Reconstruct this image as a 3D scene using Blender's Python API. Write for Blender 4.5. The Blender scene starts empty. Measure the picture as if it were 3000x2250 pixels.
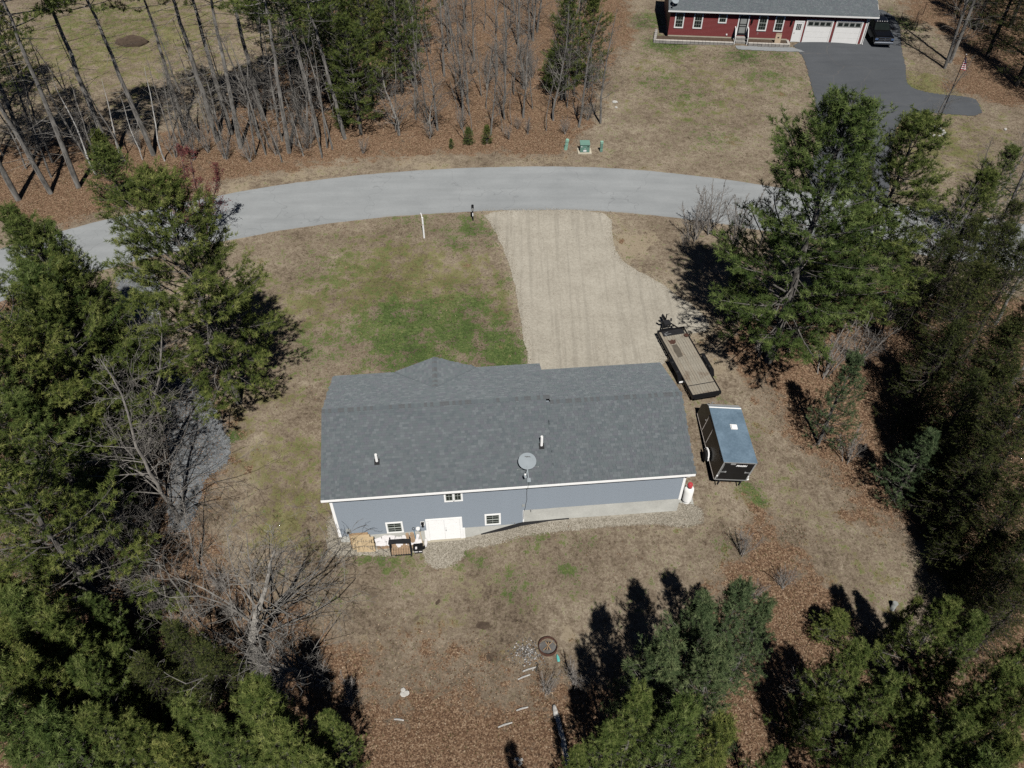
import bpy, math, random
import numpy as np
from mathutils import Vector, Matrix

# ------------------------------------------------------------------ camera, sky, sun, exposure
sc = bpy.context.scene
COL = sc.collection
R = math.radians
cam_d = bpy.data.cameras.new('camera'); cam = bpy.data.objects.new('camera', cam_d); COL.objects.link(cam)
cam.location = (0, 0, 36.0); cam.rotation_euler = (R(90 - 45.7), 0, 0)
cam_d.sensor_width = 36.0; cam_d.lens = 27.396; cam_d.clip_start = 0.5; cam_d.clip_end = 3000
sc.camera = cam
SUN_EL, SUN_AZ = 57.0, 10.0            # sun behind the camera, a little to its right
w = bpy.data.worlds.new('World'); sc.world = w; w.use_nodes = True
nt = w.node_tree; nt.nodes.clear()
wo = nt.nodes.new('ShaderNodeOutputWorld'); wb = nt.nodes.new('ShaderNodeBackground'); ws = nt.nodes.new('ShaderNodeTexSky')
ws.sky_type = 'NISHITA'; ws.sun_disc = False; ws.sun_elevation = R(SUN_EL); ws.sun_rotation = R(180 - SUN_AZ); ws.air_density = .35; ws.dust_density = .1
wb.inputs[1].default_value = 0.05
nt.links.new(ws.outputs[0], wb.inputs[0]); nt.links.new(wb.outputs[0], wo.inputs[0])
sun_d = bpy.data.lights.new('sun', 'SUN'); sun = bpy.data.objects.new('sun', sun_d); COL.objects.link(sun)
sun_d.energy = 5.0; sun_d.angle = R(0.53); sun_d.color = (1.0, 0.965, 0.91)
_ce = math.cos(R(SUN_EL))
_to = Vector((math.sin(R(SUN_AZ)) * _ce, -math.cos(R(SUN_AZ)) * _ce, math.sin(R(SUN_EL))))
sun.rotation_euler = _to.to_track_quat('Z', 'Y').to_euler(); sun.location = (20, -60, 90)
sc.view_settings.view_transform = 'Standard'; sc.view_settings.look = 'None'
sc.view_settings.exposure = -0.2; sc.view_settings.gamma = 1.0; sc.view_settings.use_curve_mapping = False
sc.render.engine = 'CYCLES'
sc.cycles.use_denoising = False; sc.cycles.max_bounces = 4; sc.cycles.diffuse_bounces = 0; sc.cycles.transparent_max_bounces = 4

# ------------------------------------------------------------------ helpers
def sstep(a, b, x):
    t = np.clip((np.asarray(x, float) - a) / (b - a), 0, 1); return t * t * (3 - 2 * t)

def hashf(i, j, s):
    v = np.sin(i * 127.1 + j * 311.7 + s * 74.7) * 43758.5453
    return v - np.floor(v)

def vnoise(x, y, s=0):
    x = np.asarray(x, float); y = np.asarray(y, float)
    i = np.floor(x); j = np.floor(y); f = x - i; g = y - j
    f = f * f * (3 - 2 * f); g = g * g * (3 - 2 * g)
    a = hashf(i, j, s); b = hashf(i + 1, j, s); c = hashf(i, j + 1, s); d = hashf(i + 1, j + 1, s)
    return (a * (1 - f) + b * f) * (1 - g) + (c * (1 - f) + d * f) * g

def fbm(x, y, s=0, o=3):
    t = 0; a = .5; k = 1.
    for q in range(o):
        t = t + a * vnoise(x * k, y * k, s + q * 7); a *= .5; k *= 2.1
    return t / (1 - .5 ** o)

def sdf(poly, X, Y):
    "signed distance to a polygon, negative inside"
    X = np.asarray(X, float); Y = np.asarray(Y, float)
    d = np.full(X.shape, 1e9); ins = np.zeros(X.shape, bool)
    n = len(poly)
    for i in range(n):
        ax, ay = poly[i]; bx, by = poly[(i + 1) % n]
        ex, ey = bx - ax, by - ay
        t = np.clip(((X - ax) * ex + (Y - ay) * ey) / (ex * ex + ey * ey + 1e-12), 0, 1)
        d = np.minimum(d, np.hypot(X - ax - t * ex, Y - ay - t * ey))
        c = (ay > Y) != (by > Y)
        if ey != 0:
            xi = ax + (Y - ay) / ey * ex
            ins ^= c & (X < xi)
    return np.where(ins, -d, d)

def chaikin(p, k=2):
    for _ in range(k):
        q = []
        for i in range(len(p)):
            a = p[i]; b = p[(i + 1) % len(p)]
            q += [(a[0] * .75 + b[0] * .25, a[1] * .75 + b[1] * .25), (a[0] * .25 + b[0] * .75, a[1] * .25 + b[1] * .75)]
        p = q
    return p

def np_mesh(name, V, F, attrs=None, smooth=False):
    V = np.asarray(V, np.float32); F = np.asarray(F, np.int32)
    me = bpy.data.meshes.new(name)
    me.vertices.add(len(V)); me.vertices.foreach_set('co', V.ravel())
    k = F.shape[1]
    me.loops.add(F.size); me.loops.foreach_set('vertex_index', F.ravel())
    me.polygons.add(len(F)); me.polygons.foreach_set('loop_start', np.arange(0, F.size, k, dtype=np.int32))
    me.polygons.foreach_set('use_smooth', np.full(len(F), smooth, bool))
    for nm, (dom, arr) in (attrs or {}).items():
        a = me.attributes.new(nm, 'FLOAT', dom); a.data.foreach_set('value', np.asarray(arr, np.float32).ravel())
    me.update(calc_edges=True)
    return me

def ob(name, me, mats=None, parent=None, loc=(0, 0, 0), rot=(0, 0, 0), scale=(1, 1, 1)):
    o = bpy.data.objects.new(name, me); COL.objects.link(o)
    if mats is not None and me is not None and not me.materials:
        for m in (mats if isinstance(mats, (list, tuple)) else [mats]): me.materials.append(m)
    o.parent = parent; o.location = loc; o.rotation_euler = rot; o.scale = scale
    return o

def tag(o, label=None, cat=None, group=None, kind=None):
    if label: o['label'] = label
    if cat: o['category'] = cat
    if group: o['group'] = group
    if kind: o['kind'] = kind
    return o

def thing(name, label, cat, loc=(0, 0, 0), rotz=0, group=None, scale=(1, 1, 1), rot=None):
    o = bpy.data.objects.new(name, None); COL.objects.link(o)
    o.empty_display_size = .3
    o.location = loc; o.rotation_euler = rot if rot else (0, 0, rotz); o.scale = scale
    return tag(o, label, cat, group)

def norm(v):
    v = np.asarray(v, float); return v / (np.linalg.norm(v) + 1e-9)

class MB:
    def __init__(s): s.v = []; s.f = []; s.m = []
    def add(s, vs, fs, mi=0):
        b = len(s.v); s.v += [tuple(float(c) for c in v) for v in vs]
        s.f += [tuple(b + i for i in f) for f in fs]; s.m += [mi] * len(fs); return s
    def box(s, x0, x1, y0, y1, z0, z1, mi=0):
        v = [(x0, y0, z0), (x1, y0, z0), (x1, y1, z0), (x0, y1, z0), (x0, y0, z1), (x1, y0, z1), (x1, y1, z1), (x0, y1, z1)]
        return s.add(v, [(0, 3, 2, 1), (4, 5, 6, 7), (0, 1, 5, 4), (1, 2, 6, 5), (2, 3, 7, 6), (3, 0, 4, 7)], mi)
    def cbox(s, c, size, rz=0, mi=0, tilt=None):
        x, y, z = size[0] / 2, size[1] / 2, size[2] / 2
        M = Matrix.Rotation(rz, 3, 'Z')
        if tilt: M = M @ Matrix.Rotation(tilt[1], 3, tilt[0])
        v = [Vector(c) + M @ Vector(p) for p in ((-x, -y, -z), (x, -y, -z), (x, y, -z), (-x, y, -z), (-x, -y, z), (x, -y, z), (x, y, z), (-x, y, z))]
        return s.add(v, [(0, 3, 2, 1), (4, 5, 6, 7), (0, 1, 5, 4), (1, 2, 6, 5), (2, 3, 7, 6), (3, 0, 4, 7)], mi)
    def tube(s, pts, rad, n=8, mi=0, caps=True):
        pts = [np.asarray(p, float) for p in pts]
        rad = [rad] * len(pts) if np.isscalar(rad) else rad
        vs = []; fs = []
        for i, p in enumerate(pts):
            d = norm((pts[min(i + 1, len(pts) - 1)] - pts[max(i - 1, 0)]))
            a = np.array([0, 0, 1.]) if abs(d[2]) < .9 else np.array([1., 0, 0])
            u = norm(np.cross(a, d)); w_ = np.cross(d, u)
            for k in range(n):
                t = 2 * math.pi * k / n; vs.append(p + rad[i] * (u * math.cos(t) + w_ * math.sin(t)))
        for i in range(len(pts) - 1):
            for k in range(n):
                a = i * n + k; b = i * n + (k + 1) % n; fs.append((a, b, b + n, a + n))
        if caps: fs.append(tuple(range(n - 1, -1, -1))); fs.append(tuple((len(pts) - 1) * n + k for k in range(n)))
        return s.add(vs, fs, mi)
    def lathe(s, prof, n=16, c=(0, 0, 0), mi=0, axis='Z'):
        vs = []; fs = []
        for r, z in prof:
            for k in range(n):
                t = 2 * math.pi * k / n; p = (r * math.cos(t), r * math.sin(t), z)
                if axis == 'X': p = (p[2], p[0], p[1])
                if axis == 'Y': p = (p[1], p[2], p[0])
                vs.append((p[0] + c[0], p[1] + c[1], p[2] + c[2]))
        for i in range(len(prof) - 1):
            for k in range(n):
                a = i * n + k; b = i * n + (k + 1) % n; fs.append((a, b, b + n, a + n))
        if prof[0][0] > 1e-4: fs.append(tuple(range(n - 1, -1, -1)))
        if prof[-1][0] > 1e-4: fs.append(tuple((len(prof) - 1) * n + k for k in range(n)))
        return s.add(vs, fs, mi)
    def prism(s, poly, a0, a1, axis='X', mi=0):
        "polygon in the other two axes, extruded along axis"
        n = len(poly)
        def P(a, q): return {'X': (a, q[0], q[1]), 'Y': (q[0], a, q[1]), 'Z': (q[0], q[1], a)}[axis]
        v = [P(a0, q) for q in poly] + [P(a1, q) for q in poly]
        f = [tuple(range(n)), tuple(range(2 * n - 1, n - 1, -1))] + [(i, i + n, (i + 1) % n + n, (i + 1) % n) for i in range(n)]
        return s.add(v, f, mi)
    def mesh(s, name, smooth=False):
        me = bpy.data.meshes.new(name); me.from_pydata(s.v, [], s.f)
        me.polygons.foreach_set('material_index', s.m)
        if smooth: me.polygons.foreach_set('use_smooth', [True] * len(s.f))
        import bmesh
        bm = bmesh.new(); bm.from_mesh(me); bmesh.ops.recalc_face_normals(bm, faces=bm.faces); bm.to_mesh(me); bm.free()
        me.update(); return me
    def build(s, name, mats, parent=None, smooth=False, bevel=0, loc=(0, 0, 0), rot=(0, 0, 0)):
        o = ob(name, s.mesh(name, smooth), mats, parent, loc, rot)
        if bevel:
            b = o.modifiers.new('bevel', 'BEVEL'); b.width = bevel; b.segments = 2; b.limit_method = 'ANGLE'
        return o

def part(name, mats, parent, fn, **k):
    m = MB(); fn(m); return m.build(name, mats, parent, **k)

def copy_tree(o, parent=None):
    c = o.copy(); COL.objects.link(c); c.parent = parent
    for ch in list(o.children): copy_tree(ch, c)
    return c

_U = ['first', 'second', 'third', 'fourth', 'fifth', 'sixth', 'seventh', 'eighth', 'ninth']
ORD = _U + ['tenth', 'eleventh', 'twelfth', 'thirteenth', 'fourteenth', 'fifteenth', 'sixteenth', 'seventeenth', 'eighteenth', 'nineteenth']
for _t, _o in (('twenty', 'twentieth'), ('thirty', 'thirtieth'), ('forty', 'fortieth'), ('fifty', 'fiftieth'), ('sixty', 'sixtieth'), ('seventy', 'seventieth'), ('eighty', 'eightieth')):
    ORD += [_o] + [_t + '-' + u for u in _U]

# ------------------------------------------------------------------ materials
class NT:
    def __init__(s, name):
        s.m = bpy.data.materials.new(name); s.m.use_nodes = True; s.t = s.m.node_tree; s.t.nodes.clear()
        s.out = s.n('ShaderNodeOutputMaterial'); s.p = s.n('ShaderNodeBsdfPrincipled'); s.l(s.p.outputs[0], s.out.inputs[0])
        s.p.inputs['Specular IOR Level'].default_value = .25
        if 'Diffuse Roughness' in s.p.inputs: s.p.inputs['Diffuse Roughness'].default_value = .8
    def n(s, t, **k):
        x = s.t.nodes.new(t)
        for a, b in k.items(): setattr(x, a, b)
        return x
    def l(s, a, b): s.t.links.new(a, b)
    def pos(s, obj=False):
        if obj: return s.n('ShaderNodeTexCoord').outputs['Object']
        return s.n('ShaderNodeNewGeometry').outputs['Position']
    def noise(s, vec, scale, detail=3, rough=.55):
        x = s.n('ShaderNodeTexNoise'); x.inputs['Scale'].default_value = scale; x.inputs['Detail'].default_value = detail
        x.inputs['Roughness'].default_value = rough; s.l(vec, x.inputs['Vector']); return x.outputs['Fac']
    def attr(s, name):
        x = s.n('ShaderNodeAttribute', attribute_name=name); return x.outputs['Fac']
    def math(s, op, a, b=None, c=None, clamp=False):
        x = s.n('ShaderNodeMath', operation=op, use_clamp=clamp)
        for i, q in enumerate((a, b, c)):
            if q is None: continue
            if isinstance(q, (int, float)): x.inputs[i].default_value = q
            else: s.l(q, x.inputs[i])
        return x.outputs[0]
    def ramp(s, f, stops, interp='LINEAR'):
        x = s.n('ShaderNodeValToRGB'); cr = x.color_ramp; cr.interpolation = interp
        while len(cr.elements) < len(stops): cr.elements.new(.5)
        for e, (p, c) in zip(cr.elements, stops): e.position = p; e.color = (*c, 1)
        s.l(f, x.inputs[0]); return x.outputs[0]
    def mix(s, f, a, b, mode='MIX'):
        x = s.n('ShaderNodeMix', data_type='RGBA', blend_type=mode)
        for k, q in ((0, f), (6, a), (7, b)):
            if isinstance(q, (int, float)): x.inputs[k].default_value = q
            elif isinstance(q, tuple): x.inputs[k].default_value = (*q, 1)
            else: s.l(q, x.inputs[k])
        return x.outputs[2]
    def mr(s, f, a, b, c=0., d=1., smooth=True):
        x = s.n('ShaderNodeMapRange', interpolation_type='SMOOTHSTEP' if smooth else 'LINEAR')
        s.l(f, x.inputs[0])
        for i, q in enumerate((a, b, c, d)): x.inputs[i + 1].default_value = q
        return x.outputs[0]
    def bump(s, h, strength=.4, dist=.05):
        b = s.n('ShaderNodeBump'); b.inputs['Strength'].default_value = strength; b.inputs['Distance'].default_value = dist
        s.l(h, b.inputs['Height']); s.l(b.outputs[0], s.p.inputs['Normal'])
    def fin(s, col=None, rough=.8, metal=0.):
        if col is not None:
            if isinstance(col, tuple): s.p.inputs['Base Color'].default_value = (*col, 1)
            else: s.l(col, s.p.inputs['Base Color'])
        s.p.inputs['Roughness'].default_value = rough; s.p.inputs['Metallic'].default_value = metal
        return s.m

def mat(name, c, rough=.7, metal=0., var=.18, scale=3., fine=30., bump=0.):
    t = NT(name); p = t.pos(True)
    a = t.noise(p, scale, 4); b = t.noise(p, fine, 2)
    f = t.math('ADD', t.math('MULTIPLY', a, .6), t.math('MULTIPLY', b, .4))
    lo = tuple(x * (1 - var) for x in c); hi = tuple(min(1, x * (1 + var)) for x in c)
    col = t.ramp(f, [(.3, lo), (.7, hi)])
    if bump: t.bump(b, bump, .02)
    return t.fin(col, rough, metal)

M = {}
M['white'] = mat('white_trim', (.80, .80, .79), .5, var=.05)
M['white_door'] = mat('white_door_paint', (.82, .82, .81), .4, var=.04)
M['blue_siding'] = mat('blue_grey_vinyl', (.248, .284, .325), .55, var=.03, scale=.3, fine=2)
M['red_siding'] = mat('barn_red_vinyl', (.225, .046, .046), .55, var=.05, scale=.4, fine=3)
M['concrete'] = mat('poured_concrete', (.43, .43, .40), .9, var=.16, scale=1.2, fine=9, bump=.1)
M['concrete_tan'] = mat('tan_concrete', (.47, .43, .34), .9, var=.14, scale=1.2, fine=9)
M['granite'] = mat('weathered_stone', (.30, .285, .265), .9, var=.3, scale=2, fine=14, bump=.3)
M['stone_cap'] = mat('pale_cap_stone', (.46, .43, .39), .9, var=.2, scale=2, fine=14)
M['black'] = mat('black_paint', (.012, .012, .013), .32, var=.2)
M['black_matte'] = mat('black_matte', (.02, .02, .022), .7, var=.25)
M['rubber'] = mat('tyre_rubber', (.022, .022, .022), .85, var=.25)
M['chrome'] = mat('chrome', (.75, .76, .78), .12, 1., var=.05)
M['steel'] = mat('galvanised_steel', (.46, .47, .47), .45, .5, var=.12)
M['grey_plastic'] = mat('grey_plastic', (.30, .31, .30), .6, var=.1)
M['dish'] = mat('dish_grey', (.33, .37, .395), .6, var=.06)
M['glass'] = mat('dark_window_glass', (.018, .024, .022), .08, var=.3, scale=2)
M['glass'].node_tree.nodes['Principled BSDF'].inputs['Specular IOR Level'].default_value = .5
M['truck_black'] = mat('truck_black_paint', (.006, .006, .007), .15, var=.1)
M['red_cap'] = mat('red_plastic_cap', (.46, .06, .07), .5, var=.08)
M['tank_white'] = mat('white_tank_paint', (.82, .82, .80), .4, var=.05)
M['pallet'] = mat('pallet_pine', (.50, .39, .245), .85, var=.22, scale=2.5, fine=22)
M['pallet_dark'] = mat('pallet_weathered', (.34, .235, .14), .85, var=.25, scale=2.5, fine=22)
M['firewood'] = mat('split_firewood', (.34, .24, .155), .9, var=.4, scale=6, fine=30)
M['plastic_wrap'] = mat('white_wrap', (.74, .72, .72), .5, var=.14)
M['green_box'] = mat('utility_green', (.155, .275, .225), .5, var=.08)
M['green_light'] = mat('faded_green_plastic', (.26, .44, .35), .55, var=.1)
M['tan_cloth'] = mat('burlap_tan', (.56, .45, .33), .9, var=.08)
M['brown'] = mat('dark_brown_print', (.05, .035, .03), .9, var=.1)
M['rust'] = mat('rusty_steel', (.075, .038, .028), .85, var=.4, scale=8, fine=40)
M['blue_paint'] = mat('shovel_blue', (.04, .15, .26), .5, var=.1)
M['wood_handle'] = mat('ash_handle', (.55, .44, .3), .6, var=.1)
M['ash'] = mat('cold_ash', (.13, .125, .12), .95, var=.35, scale=5, fine=30)
M['rock'] = mat('pale_rock', (.50, .49, .46), .9, var=.25, scale=5, fine=30)
M['rock_grey'] = mat('grey_rock', (.24, .235, .225), .9, var=.3, scale=5, fine=30)
M['teal'] = mat('teal_plastic', (.12, .46, .42), .5, var=.1)
M['soil'] = mat('dark_garden_soil', (.085, .062, .045), .95, var=.45, scale=4, fine=25, bump=.4)
M['flag_red'] = mat('flag_red', (.42, .03, .05), .8, var=.05)
M['flag_blue'] = mat('flag_blue', (.03, .045, .16), .8, var=.05)
M['orange_lamp'] = mat('amber_lens', (.8, .6, .35), .3, var=.05)
M['sidewall'] = mat('cream_trim', (.55, .5, .46), .6, var=.06)

def roof_metal():
    t = NT('brushed_roof_metal'); p = t.pos(True)
    a = t.noise(p, 1.3, 3); b = t.noise(p, 9, 3)
    f = t.math('ADD', t.math('MULTIPLY', a, .6), t.math('MULTIPLY', b, .4))
    t.l(t.mr(f, .3, .7, .42, .62), t.p.inputs['Roughness'])
    m = t.fin(t.ramp(f, [(.3, (.185, .275, .36)), (.7, (.27, .375, .47))]), .5, .5)
    t.l(t.mr(f, .3, .7, .42, .62), t.p.inputs['Roughness']); return m
M['roof_metal'] = roof_metal()

SHC = [(.121, .140, .152), (.139, .156, .167), (.151, .170, .180), (.133, .156, .164), (.168, .187, .198), (.140, .150, .167)]
SH = [mat('shingle_tone_%d' % i, c, .92, var=.08, scale=2.5, fine=60) for i, c in enumerate(SHC)]
M['ridge'] = mat('ridge_shingle', (.115, .122, .128), .92, var=.25, scale=4, fine=50)

def deck_wood():
    t = NT('weathered_deck_plank'); tc = t.n('ShaderNodeTexCoord'); mp = t.n('ShaderNodeMapping'); mp.inputs['Scale'].default_value = (9, .8, 9)
    t.l(tc.outputs['Object'], mp.inputs[0])
    oi = t.n('ShaderNodeObjectInfo'); g = t.noise(mp.outputs[0], 3.2, 5, .65)
    base = t.ramp(g, [(.25, (.165, .148, .120)), (.5, (.285, .262, .215)), (.75, (.38, .352, .295))])
    base = t.mix(t.math('MULTIPLY', oi.outputs['Random'], .3), base, (.235, .18, .125))
    st = t.noise(t.pos(), .9, 4, .6)
    base = t.mix(t.mr(st, .56, .66, 0, .55), base, (.155, .11, .075))
    return t.fin(base, .85)
M['deck'] = deck_wood()

def asphalt(name, lo, hi, crack=0, wheel=False):
    t = NT(name); p = t.pos()
    a = t.noise(p, .35, 4); b = t.noise(p, 5, 3); c = t.noise(p, 38, 2, .7)
    mp = t.n('ShaderNodeMapping'); mp.inputs['Scale'].default_value = (.12, 1.3, 1); t.l(p, mp.inputs[0])
    s_ = t.noise(mp.outputs[0], 1.2, 3)
    f = t.math('ADD', t.math('ADD', t.math('MULTIPLY', a, .3), t.math('MULTIPLY', b, .15)), t.math('ADD', t.math('MULTIPLY', c, .35), t.math('MULTIPLY', s_, .2)))
    col = t.ramp(f, [(.32, lo), (.68, hi)])
    if crack:
        v = t.n('ShaderNodeTexVoronoi', feature='DISTANCE_TO_EDGE'); v.inputs['Scale'].default_value = .16
        nz = t.n('ShaderNodeTexNoise'); nz.inputs['Scale'].default_value = .5; t.l(p, nz.inputs['Vector'])
        ad = t.n('ShaderNodeVectorMath', operation='MULTIPLY_ADD'); t.l(nz.outputs['Color'], ad.inputs[0]); ad.inputs[1].default_value = (2, 2, 2); t.l(p, ad.inputs[2])
        t.l(ad.outputs[0], v.inputs['Vector'])
        m = t.mr(v.outputs['Distance'], .0, .006, crack, 0.)
        col = t.mix(m, col, (.17, .145, .12))
    if wheel:
        ac = t.attr('across'); aa = t.math('ABSOLUTE', ac)
        band = t.math('ADD', t.math('MULTIPLY', t.math('COSINE', t.math('MULTIPLY', aa, 12.6)), .5), t.math('MULTIPLY', t.math('SUBTRACT', b, .5), 1.2))
        col = t.mix(t.mr(band, -.3, .5, .0, .16), col, (.19, .20, .205))
        ed = t.math('ADD', aa, t.math('ADD', t.math('MULTIPLY', t.math('SUBTRACT', a, .5), .22), t.math('MULTIPLY', t.math('SUBTRACT', b, .5), .16)))
        col = t.mix(t.mr(ed, .93, 1.02, 0, .75), col, (.25, .215, .165))
        v = t.n('ShaderNodeTexVoronoi', feature='DISTANCE_TO_EDGE'); v.inputs['Scale'].default_value = .13
        nz = t.n('ShaderNodeTexNoise'); nz.inputs['Scale'].default_value = .6; t.l(p, nz.inputs['Vector'])
        ad = t.n('ShaderNodeVectorMath', operation='MULTIPLY_ADD'); t.l(nz.outputs['Color'], ad.inputs[0]); ad.inputs[1].default_value = (3, 3, 3); t.l(p, ad.inputs[2])
        t.l(ad.outputs[0], v.inputs['Vector'])
        col = t.mix(t.mr(v.outputs['Distance'], .0, .006, .35, 0.), col, (.12, .125, .13))
    t.bump(c, .25, .02)
    return t.fin(col, .92)
M['road'] = asphalt('bleached_asphalt', (.205, .218, .224), (.330, .345, .350), 0, True)
M['drive_asphalt'] = asphalt('sealed_asphalt', (.060, .066, .074), (.108, .115, .124), .35)
M['walk'] = asphalt('walkway_concrete', (.205, .215, .222), (.29, .30, .305))

def gravel(name, c0, c1, c2, big=10., streak=0.):
    t = NT(name); p = t.pos()
    v = t.n('ShaderNodeTexVoronoi'); v.inputs['Scale'].default_value = big; t.l(p, v.inputs['Vector'])
    h = t.n('ShaderNodeSeparateColor'); t.l(v.outputs['Color'], h.inputs[0])
    a = t.noise(p, .45, 5, .6); b = t.noise(p, 3.5, 3)
    f = t.math('ADD', t.math('MULTIPLY', h.outputs[0], .22), t.math('ADD', t.math('MULTIPLY', a, .50), t.math('MULTIPLY', b, .28)))
    col = t.ramp(f, [(.26, c0), (.5, c1), (.75, c2)])
    if streak:
        mp = t.n('ShaderNodeMapping'); mp.inputs['Scale'].default_value = (1.9, .05, 1); mp.inputs['Rotation'].default_value = (0, 0, R(7)); t.l(p, mp.inputs[0])
        s_ = t.noise(mp.outputs[0], 1.5, 4, .6)
        col = t.mix(t.mr(s_, .47, .64, 0, streak), col, tuple(x * .72 for x in c0))
    t.bump(h.outputs[0], .5, .03)
    return t.fin(col, .95)
M['sand_drive'] = gravel('sandy_gravel', (.262, .238, .196), (.355, .329, .275), (.435, .408, .348), 13, .30)
M['stone_bed'] = gravel('washed_stone', (.19, .172, .138), (.32, .292, .238), (.48, .45, .39), 12)
M['grey_gravel'] = gravel('crushed_grey_stone', (.10, .107, .114), (.175, .186, .195), (.30, .312, .32), 12)

def ground_mat():
    t = NT('yard_ground'); p = t.pos()
    n1 = t.noise(p, .28, 4); n2 = t.noise(p, 1.9, 4, .6); n5 = t.noise(p, .75, 3, .6); n3 = t.noise(p, 6.5, 4, .75); n4 = t.noise(p, 17, 2, .8)
    f = t.math('ADD', t.math('ADD', t.math('MULTIPLY', n1, .22), t.math('MULTIPLY', n2, .26)), t.math('ADD', t.math('MULTIPLY', n3, .38), t.math('MULTIPLY', n4, .20)))
    f = t.math('SUBTRACT', f, .03)
    dirt = t.ramp(f, [(.37, (.062, .046, .032)), (.45, (.156, .121, .086)), (.52, (.232, .188, .138)), (.61, (.380, .328, .250))])
    olive = t.ramp(f, [(.38, (.055, .052, .020)), (.5, (.155, .142, .062)), (.62, (.28, .252, .135))])
    green = t.ramp(f, [(.38, (.020, .038, .010)), (.5, (.070, .108, .030)), (.62, (.175, .190, .075))])
    v = t.n('ShaderNodeTexVoronoi'); v.inputs['Scale'].default_value = 17; t.l(p, v.inputs['Vector'])
    sp = t.n('ShaderNodeSeparateColor'); t.l(v.outputs['Color'], sp.inputs[0])
    lf = t.math('ADD', t.math('MULTIPLY', sp.outputs[0], .55), t.math('MULTIPLY', n3, .45))
    leaf = t.ramp(lf, [(.2, (.058, .034, .021)), (.42, (.130, .077, .046)), (.62, (.205, .130, .080)), (.82, (.34, .25, .168))])
    sand = t.ramp(f, [(.32, (.20, .158, .108)), (.52, (.285, .235, .168)), (.7, (.37, .32, .24))])
    def mask(nm, a, b, c=.45, lo_=.6):
        x = t.math('ADD', t.math('ADD', t.attr(nm), t.math('ADD', t.math('MULTIPLY', t.math('SUBTRACT', n1, .5), lo_), t.math('MULTIPLY', t.math('SUBTRACT', n5, .5), 1.5))), t.math('ADD', t.math('MULTIPLY', t.math('SUBTRACT', n2, .5), a), t.math('MULTIPLY', t.math('SUBTRACT', n3, .5), b)))
        return t.mr(x, c - .14, c + .14)
    col = t.mix(mask('olive', 1.3, 1.1), dirt, olive)
    col = t.mix(t.math('MULTIPLY', mask('rut', .5, .9, .5, .2), .8), col, (.075, .055, .040))
    col = t.mix(mask('sand', .8, .7), col, sand)
    col = t.mix(mask('green', 2.0, 2.4, .42, .8), col, green)
    col = t.mix(mask('leaf', 1.2, 1.2, .5, 1.6), col, leaf)
    t.bump(t.math('ADD', t.math('MULTIPLY', n3, .6), t.math('MULTIPLY', n4, .4)), .75, .10)
    return t.fin(col, .97)
M['ground'] = ground_mat()

def tone_mat(name, stops, rough=.8, transl=0., rnd=.0, rndcol=None):
    t = NT(name); f = t.attr('tone')
    oi = t.n('ShaderNodeObjectInfo')
    col = t.ramp(f, stops)
    if rnd: col = t.mix(1., col, t.mix(oi.outputs['Random'], tuple(1 - rnd * (1 - c) for c in rndcol), tuple(1 + rnd * q for q in (.20, .06, -.16))), 'MULTIPLY')
    m = t.fin(col, rough)
    t.p.inputs['Specular IOR Level'].default_value = .15
    if transl:
        tr = t.n('ShaderNodeBsdfTranslucent'); mx = t.n('ShaderNodeMixShader'); mx.inputs[0].default_value = transl
        t.l(col, tr.inputs[0]); t.l(t.p.outputs[0], mx.inputs[1]); t.l(tr.outputs[0], mx.inputs[2]); t.l(mx.outputs[0], t.out.inputs[0])
    return m
M['pine'] = tone_mat('white_pine_needles', [(0, (.026, .044, .012)), (.5, (.084, .118, .032)), (.8, (.172, .206, .065)), (1, (.25, .28, .105))], .7, .12, .7, (.74, .86, .78))  # upper stops are the sunlit tip highlights painted into the needles
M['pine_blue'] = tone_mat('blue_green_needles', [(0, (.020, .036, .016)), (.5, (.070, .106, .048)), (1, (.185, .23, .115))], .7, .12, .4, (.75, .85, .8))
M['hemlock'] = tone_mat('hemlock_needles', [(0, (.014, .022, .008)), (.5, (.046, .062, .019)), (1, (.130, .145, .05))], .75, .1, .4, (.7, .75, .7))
M['leaf'] = tone_mat('dry_leaf', [(0, (.066, .038, .023)), (.35, (.165, .094, .054)), (.7, (.28, .185, .118)), (1, (.50, .41, .30))], .9)
M['grass'] = tone_mat('grass_blade', [(0, (.032, .058, .016)), (.45, (.080, .112, .032)), (.75, (.150, .150, .060)), (1, (.30, .26, .15))], .85, .2)
M['bud'] = tone_mat('red_maple_bud', [(0, (.10, .03, .03)), (1, (.20, .07, .065))], .8)

def bark(name, c0, c1, sc_=6):
    t = NT(name); p = t.pos(True)
    mp = t.n('ShaderNodeMapping'); mp.inputs['Scale'].default_value = (1, 1, .35); t.l(p, mp.inputs[0])
    a = t.noise(mp.outputs[0], sc_, 5, .65)
    t.bump(a, .4, .04)
    return t.fin(t.ramp(a, [(.32, c0), (.68, c1)]), .92)
M['bark_pine'] = bark('pine_bark', (.050, .044, .038), (.185, .175, .160))
M['bark_grey'] = bark('grey_bark', (.075, .070, .064), (.30, .285, .262), 3)
M['bark_pale'] = bark('pale_dead_bark', (.12, .112, .10), (.38, .36, .33))
M['bark_dark'] = bark('dark_bark', (.035, .030, .026), (.105, .092, .080))
M['birch'] = bark('birch_bark', (.22, .21, .20), (.66, .65, .62), 4)
M['twig'] = bark('twig_bark', (.125, .114, .104), (.34, .315, .29))
M['twig_red'] = bark('reddish_twig', (.070, .045, .042), (.165, .110, .105))
M['bark_silver'] = bark('silver_twig_bark', (.10, .092, .082), (.30, .28, .255))

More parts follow.
